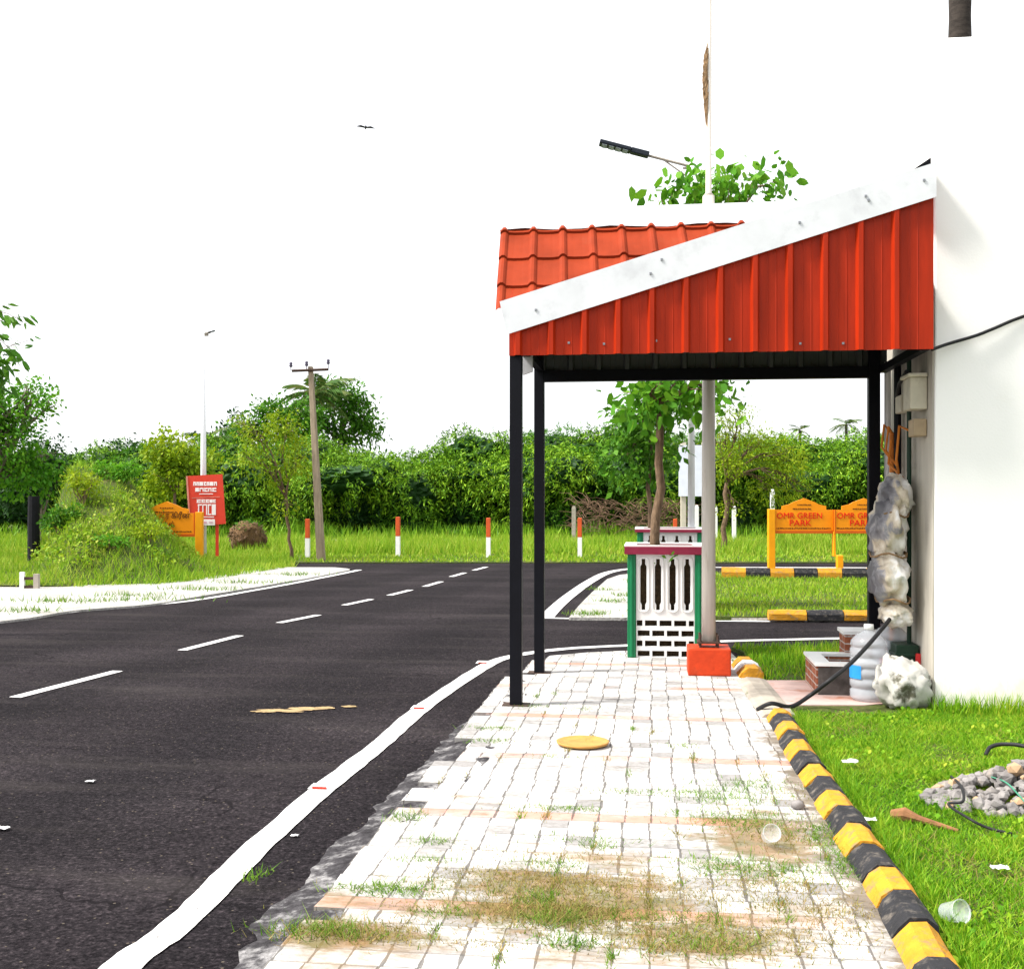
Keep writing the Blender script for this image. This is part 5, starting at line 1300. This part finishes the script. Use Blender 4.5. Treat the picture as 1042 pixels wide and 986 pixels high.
def orange_sign(px_l, px_r, apex, pyb, D_, label, lines, post_l, post_r, right_cut=None, small=TXTD):
    c = at_depth((px_l+px_r)/2, pyb, D_)
    t = thing('park_sign', label, 'sign', (c.x, c.y, 0), 'orange park signs')
    w_ = px_r-px_l; h = lambda y: pyb-34.3+(y-506.9)
    out = [(px_l,pyb),(px_r,pyb),(px_r,h(518.7)),(apex+22.5,h(518.7)),(apex+22.5,h(515)),(apex+15,h(513.2)),(apex+11,h(511)),(apex,h(506.9)),(apex-11,h(511)),(apex-15,h(513.2)),(apex-22.5,h(515)),(apex-22.5,h(518.7)),(px_l,h(518.7))]
    out = [(max(px_l, min(px_r, x)), y) for x, y in out]
    def plate(pts, d0_, d1_, mi, mb):
        F_ = [at_depth(x, y, D_)+FWD*d0_ for x, y in pts]; B2 = [at_depth(x, y, D_)+FWD*d1_ for x, y in pts]; n2 = len(pts)
        mb.add(F_+B2, [tuple(range(n2)), tuple(range(2*n2-1, n2-1, -1))]+[(i, n2+i, n2+(i+1) % n2, (i+1) % n2) for i in range(n2)], mi)
    b = MB(); plate(out, -.02, .02, 0, b); b.build('board', ORSIGN, t)
    b = MB()
    cbox(b, px_l-.2, pyb-1.2, px_r+.2, pyb+1.6, D_, -.034, -.021); cbox(b, px_l-.2, h(518.7), px_l+.9, pyb-1.25, D_, -.034, -.021); cbox(b, px_r-.9, h(518.7), px_r+.2, pyb-1.25, D_, -.034, -.021)
    b.build('frame', ORSIGND, t)
    for (body, x, y, hp, wp, m_) in lines: put_text(body, x, y, D_, hp, wp, m_, t)
    rnd = random.Random(int(px_l))
    for (x0, x1, y, hp) in ((apex-7,apex+7,h(513.6),1.0),(apex-11.5,apex+7,h(517.8),1.2),(px_l+2.2,px_r-3.5,pyb-3.6,1.2)):
        b = MB(); dash_line(b, max(x0,px_l+1), min(x1,px_r-1), y, D_, hp, .022, rnd); b.build('small_print', small, t)
    for (x0,x1,y0,y1) in [q for q in (post_l, post_r) if q]:
        b = MB(); cbox(b, x0, y0, x1, y1, D_, -.06, .08); bevel(b.build('post', YPOST, t), .012)
    return t
D_s = 23.2
orange_sign(787.8, 848.4, 818, 541.2, D_s, 'orange park sign with red lettering on amber posts, its whole board in view', [('OMR GREEN',813.2,524.6,5.9,46,TXTR),('PARK',814.3,532,6.0,22,TXTR)], (781.5,788.4,518,587), (847.4,849.8,541,566))
orange_sign(849.0, 910, 879, 541.2, D_s-.12, 'second orange park sign partly hidden by the tarpaulin at the building corner', [('OMR GREEN',874.5,524.6,5.9,46,TXTR),('PARK',875.6,532,6.0,22,TXTR)], (851.5,857.5,565,588), (909,915,518,588))
TB = MB(); 
D_l = 25.2
orange_sign(140, 198.5, 170, 544.5, D_l, 'orange park sign with dark script, half buried behind the green bank', [('ஓஎம்ஆர் கிரீன்',168.5,525.0,9,50,TXTD),('பார்க்',166,534,7.5,24,TXTD)], (199.2,206.5,521,579), (134,139.5,521,579))
# red notice board on the lamp post
D_r = 26.3
t = thing('notice_board', 'red notice board with white lettering fixed to the thin white lamp post', 'notice board', (at_depth(208,0,D_r).x, at_depth(208,0,D_r).y, 0))
bd = [(189.5,484.5),(226.3,482.5),(229.8,533),(193,535.8)]
def slab(mb, pts, D_, d0_, d1_, mi=0):
    F_ = [at_depth(x, y, D_)+FWD*d0_ for x, y in pts]; B2 = [at_depth(x, y, D_)+FWD*d1_ for x, y in pts]
    mb.add(F_+B2, [(3,2,1,0),(4,5,6,7),(0,1,5,4),(1,2,6,5),(2,3,7,6),(3,0,4,7)], mi)
b = MB(); slab(b, bd, D_r, -.02, .02); b.build('board', REDB, t)
b = MB(); slab(b, [(189.5,484.5),(191.2,484.4),(194.6,535.7),(193,535.8)], D_r, -.03, -.021); slab(b, [(195.5,506.4),(224,505.2),(224,505.9),(195.5,507.1)], D_r, -.026, -.021); b.build('trim', mat('pink_trim', (0.6,0.22,0.17), .5), t)
rnd = random.Random(4); b = MB()
def glyphs(px0, px1, y0, y1, wmin, wmax):
    x = px0
    while x < px1-1:
        w_ = rnd.uniform(wmin, wmax); k = rnd.random(); x1 = min(px1, x+w_); s_ = .42
        if k < .35: cbox(b, x, y0, x+1.0, y1, D_r, -.026, -.021); cbox(b, x+1.01, y0, x1, y0+1.3, D_r, -.026, -.021); cbox(b, x1-1.0, y0+1.31, x1, y1, D_r, -.026, -.021)
        elif k < .7: cbox(b, x, y0, x1, y0+1.4, D_r, -.026, -.021); cbox(b, x+.3, y0+1.41, x+1.4, y1-1.2, D_r, -.026, -.021); cbox(b, x, y1-1.19, x1, y1, D_r, -.026, -.021)
        else: cbox(b, x, y0, x1, y1, D_r, -.026, -.021)
        x = x1+rnd.uniform(.35,.7)
glyphs(197,221,490.3,494.3,2.2,4.0); glyphs(199,221,496.3,500.3,2.4,4.4)
cbox(b, 203,502.2,217,503.0,D_r,-.026,-.021)
glyphs(200.5,220.5,508.2,511.6,2.6,4.2); glyphs(201.5,221,513,524,3.6,4.8)
cbox(b, 204.5,525.6,218,526.5,D_r,-.026,-.021)
cbox(b, 204.5,528.3,219,534.4,D_r,-.026,-.021)
b.build('lettering', TXTW, t)
b = MB(); cbox(b, 206.6,530.6,210.6,532.6,D_r,-.03,-.0265); b.build('emblem', mat('pale_pink', (.6,.35,.45), .5), t); b = MB(); cbox(b, 213,530.9,217,532.1,D_r,-.03,-.0265); b.build('small_print', MATS['pale_pink'], t)
b = MB(); cbox(b, 219,533.5,222,566,D_r,.02,.06); b.build('post', REDB, t)

# black trunk and small marker rail at the left
A = at_depth(34.5, 573, 23.6); A.z = bank_h(34, 23.6); tpz = at_depth(34.5, 505, 23.6).z
b = MB(); b.tube([(A.x,A.y,A.z-.2),(A.x,A.y,A.z+.1),(A.x-.01,A.y,1.0),(A.x,A.y,tpz)], [.17,.13,.122,.118], 12)
tag(b.build('dead_trunk', CHAR), 'charred black tree trunk standing in the grass at the left', 'dead trunk')
A = at_depth(22.5, 605, 19.5); t = thing('rail_marker', 'small white and grey two rail marker beside the sandy strip', 'marker', (A.x, A.y, 0))
b = MB(); cbox(b, 20.5, 582, 24.8, 606, 19.5, -.03, .03); b.build('post', WHITEP, t)
b = MB(); cbox(b, 34.5, 584, 39.5, 606, 19.5, -.03, .05); b.build('post', CONC, t)
for y in (587, 596):
    b = MB(); cbox(b, 24.9, y, 34.4, y+3, 19.5, -.01, .02); b.build('rail', BOLT, t)

# ------------------------------------------------------------------ small things on the ground
# ochre lid
A = G(593, 758, .05); b = MB()
b.lathe([(0,.016),(.11,.015),(.145,.022),(.160,.026),(.166,.024),(.160,.010),(.13,.0),(0,.0)], (A.x,A.y,.052), 36)
tag(b.build('yellow_disc', YLID, smooth=True), 'flat round ochre disc lying on the pavers in front of the canopy', 'disc')
# cups
def cup(px_, py_, tilt, label, s_=1.0, axis=0.0):
    A = G(px_, py_, .06); b = MB(); b.lathe([(0,.004),(.028,.0),(.031,.006),(.040,.085),(.043,.088),(.041,.090),(.037,.085)], (0,0,0), 24)
    o_ = b.build('plastic_cup', CUPM, smooth=True); o_.location = (A.x, A.y, .06+.03); o_.rotation_euler = (R(tilt), 0, R(axis)); o_.scale = (s_,)*3
    tag(o_, label, 'cup', 'discarded clear cups')
cup(781, 858, 62, 'clear plastic cup tipped over on the mossy pavers by the kerb', .95, 10)
cup(961, 936, 70, 'clear plastic cup lying in the lawn beside the kerb', 1.0, 30)
# gravel
gm = MB(); gc = G(1030, 814, .05)
for i in range(420):
    a = random.uniform(0,6.28); q = random.random()**.6; x = gc.x+math.cos(a)*q*.44+.06; y = gc.y+math.sin(a)*q*.40
    zc = .05+.20*max(0,1-q)*random.uniform(.3,1.0); s_ = random.uniform(.018,.046)
    if i > 380: x = gc.x-.36+random.uniform(-.08,.12); y = gc.y-.05+random.uniform(-.15,.15); zc = .055
    bm = bmesh.new(); bmesh.ops.create_icosphere(bm, subdivisions=1, radius=s_)
    sx, sy, sz = random.uniform(.7,1.4), random.uniform(.7,1.4), random.uniform(.55,.95); rot = Matrix.Rotation(random.uniform(0,6.28),3,'Z') @ Matrix.Rotation(random.uniform(-.6,.6),3,'X')
    for v_ in bm.verts:
        v_.co = rot @ Vector((v_.co.x*sx, v_.co.y*sy, v_.co.z*sz)*1)*random.uniform(.8,1.15)+Vector((x,y,zc))
    bm.verts.ensure_lookup_table(); gm.add([v_.co for v_ in bm.verts], [[q_.index for q_ in f.verts] for f in bm.faces], 1 if random.random() < .06 else 0); bm.free()
stuff(gm.build('gravel', [STONE, STONEW]), 'heap of grey broken gravel on the lawn at the right edge', 'gravel')
def gcable(pts, label, rad=.008, m_=RUBBER, cat='cable', name='cable'):
    cable(name, [Vector((*G(x, y, z).to_2d(), z)) for x, y, z in pts], rad, label, cat, m_)
gcable([(1003,768,.06),(1008,760,.10),(1022,757,.12),(1045,760,.12),(1075,775,.06)], 'bent black hose looping up from the lawn above the gravel heap', .012, name='hose')
gcable([(968,790,.08),(978,800,.14),(980,815,.12),(965,818,.10),(985,832,.10),(1005,842,.07),(1030,848,.06)], 'thin dark wire tangled over the left side of the gravel heap', .007)
gcable([(1000,788,.10),(1022,795,.17),(1036,808,.16),(1048,822,.12)], 'thin greenish wire lying over the top of the gravel heap', .004, mat('green_wire', (.05,.22,.14), .5))
b = MB(); q0 = G(908,829,.07); q1 = G(935,833,.075); q2 = G(975,845,.06)
b.tube([(q0.x,q0.y,.07),(q0.lerp(q1,.5).x,q0.lerp(q1,.5).y,.085),(q1.x,q1.y,.075),(q2.x,q2.y,.06)], [.026,.034,.018,.008], 8)
tag(b.build('dry_branch', mat('brown_branch', (.23,.11,.05), .9, .4, 12, bump=.5)), 'brown broken branch lying on the lawn left of the gravel', 'branch')
def scrap(px_, py_, s_, label, z=.055, seed=0):
    A = G(px_, py_, z); rr = random.Random(seed); mb_ = MB(); n_ = 6
    for i in range(n_+1):
        for j in range(n_+1):
            u, v_ = i/n_-.5, j/n_-.5; mb_.v.append((A.x+u*s_*(1+.3*rr.random()), A.y+v_*s_*.8, z+.25*s_*abs(mnoise.noise((u*3+seed, v_*3, seed)))+.002))
    for i in range(n_):
        for j in range(n_): mb_.f.append((i*(n_+1)+j, (i+1)*(n_+1)+j, (i+1)*(n_+1)+j+1, i*(n_+1)+j+1)); mb_.m.append(0)
    o_ = mb_.build('paper_scrap', LITTER, smooth=True); s2 = o_.modifiers.new('sheet','SOLIDIFY'); s2.thickness = .001
    tag(o_, label, 'litter', 'scraps of white litter')
scrap(865, 775, .075, 'small white scrap in the lawn near the upper kerb stones', .09, 1)
scrap(885, 834, .05, 'tiny white scrap beside the kerb in the lawn', .08, 2)
scrap(1017, 883, .06, 'torn white scrap in the lawn below the gravel heap', .08, 3)
scrap(92, 795, .045, 'white paper scrap lying alone on the asphalt', .008, 4)
scrap(3, 843, .05, 'white scrap on the asphalt at the left edge', .008, 5)
scrap(300, 850, .03, 'pale crumb of paper beside the white line', .008, 6)
scrap(943, 947, .05, 'pale scrap in the grass by the lower cup', .07, 7)
A = G(812, 823, .05); o = lumpy((A.x,A.y,.07), (.035,.03,.025), 'stone', STONE, 5.5, .3, 2); tag(o, 'single dark stone on the muddy pavers near the kerb', 'stone')

# bird in the sky
c = at_depth(372, 130, 45); bd_ = MB()
rg = RGT
bd_.lathe([(0,-.16),(.03,-.12),(.05,-.02),(.045,.06),(.025,.12),(.03,.15),(0,.18)], (0,0,0), 8)
for s_ in (-1,1):
    bd_.add([(s_*.03,.0,-.05),(s_*.03,.012,.06),(s_*.2,.05,.07),(s_*.40,.0,.0),(s_*.2,.04,-.06),(s_*.03,-.008,-.05),(s_*.03,.004,.06),(s_*.2,.04,.07),(s_*.40,-.006,.0),(s_*.2,.03,-.06)], [(0,1,2,3,4),(9,8,7,6,5),(0,5,6,1),(1,6,7,2),(2,7,8,3),(3,8,9,4),(4,9,5,0)])
ob = bd_.build('bird', BIRDM); ob.location = c; ob.rotation_euler = (R(85), R(3), TH+R(12))
tag(ob, 'small grey bird gliding with level wings in the white sky', 'bird')
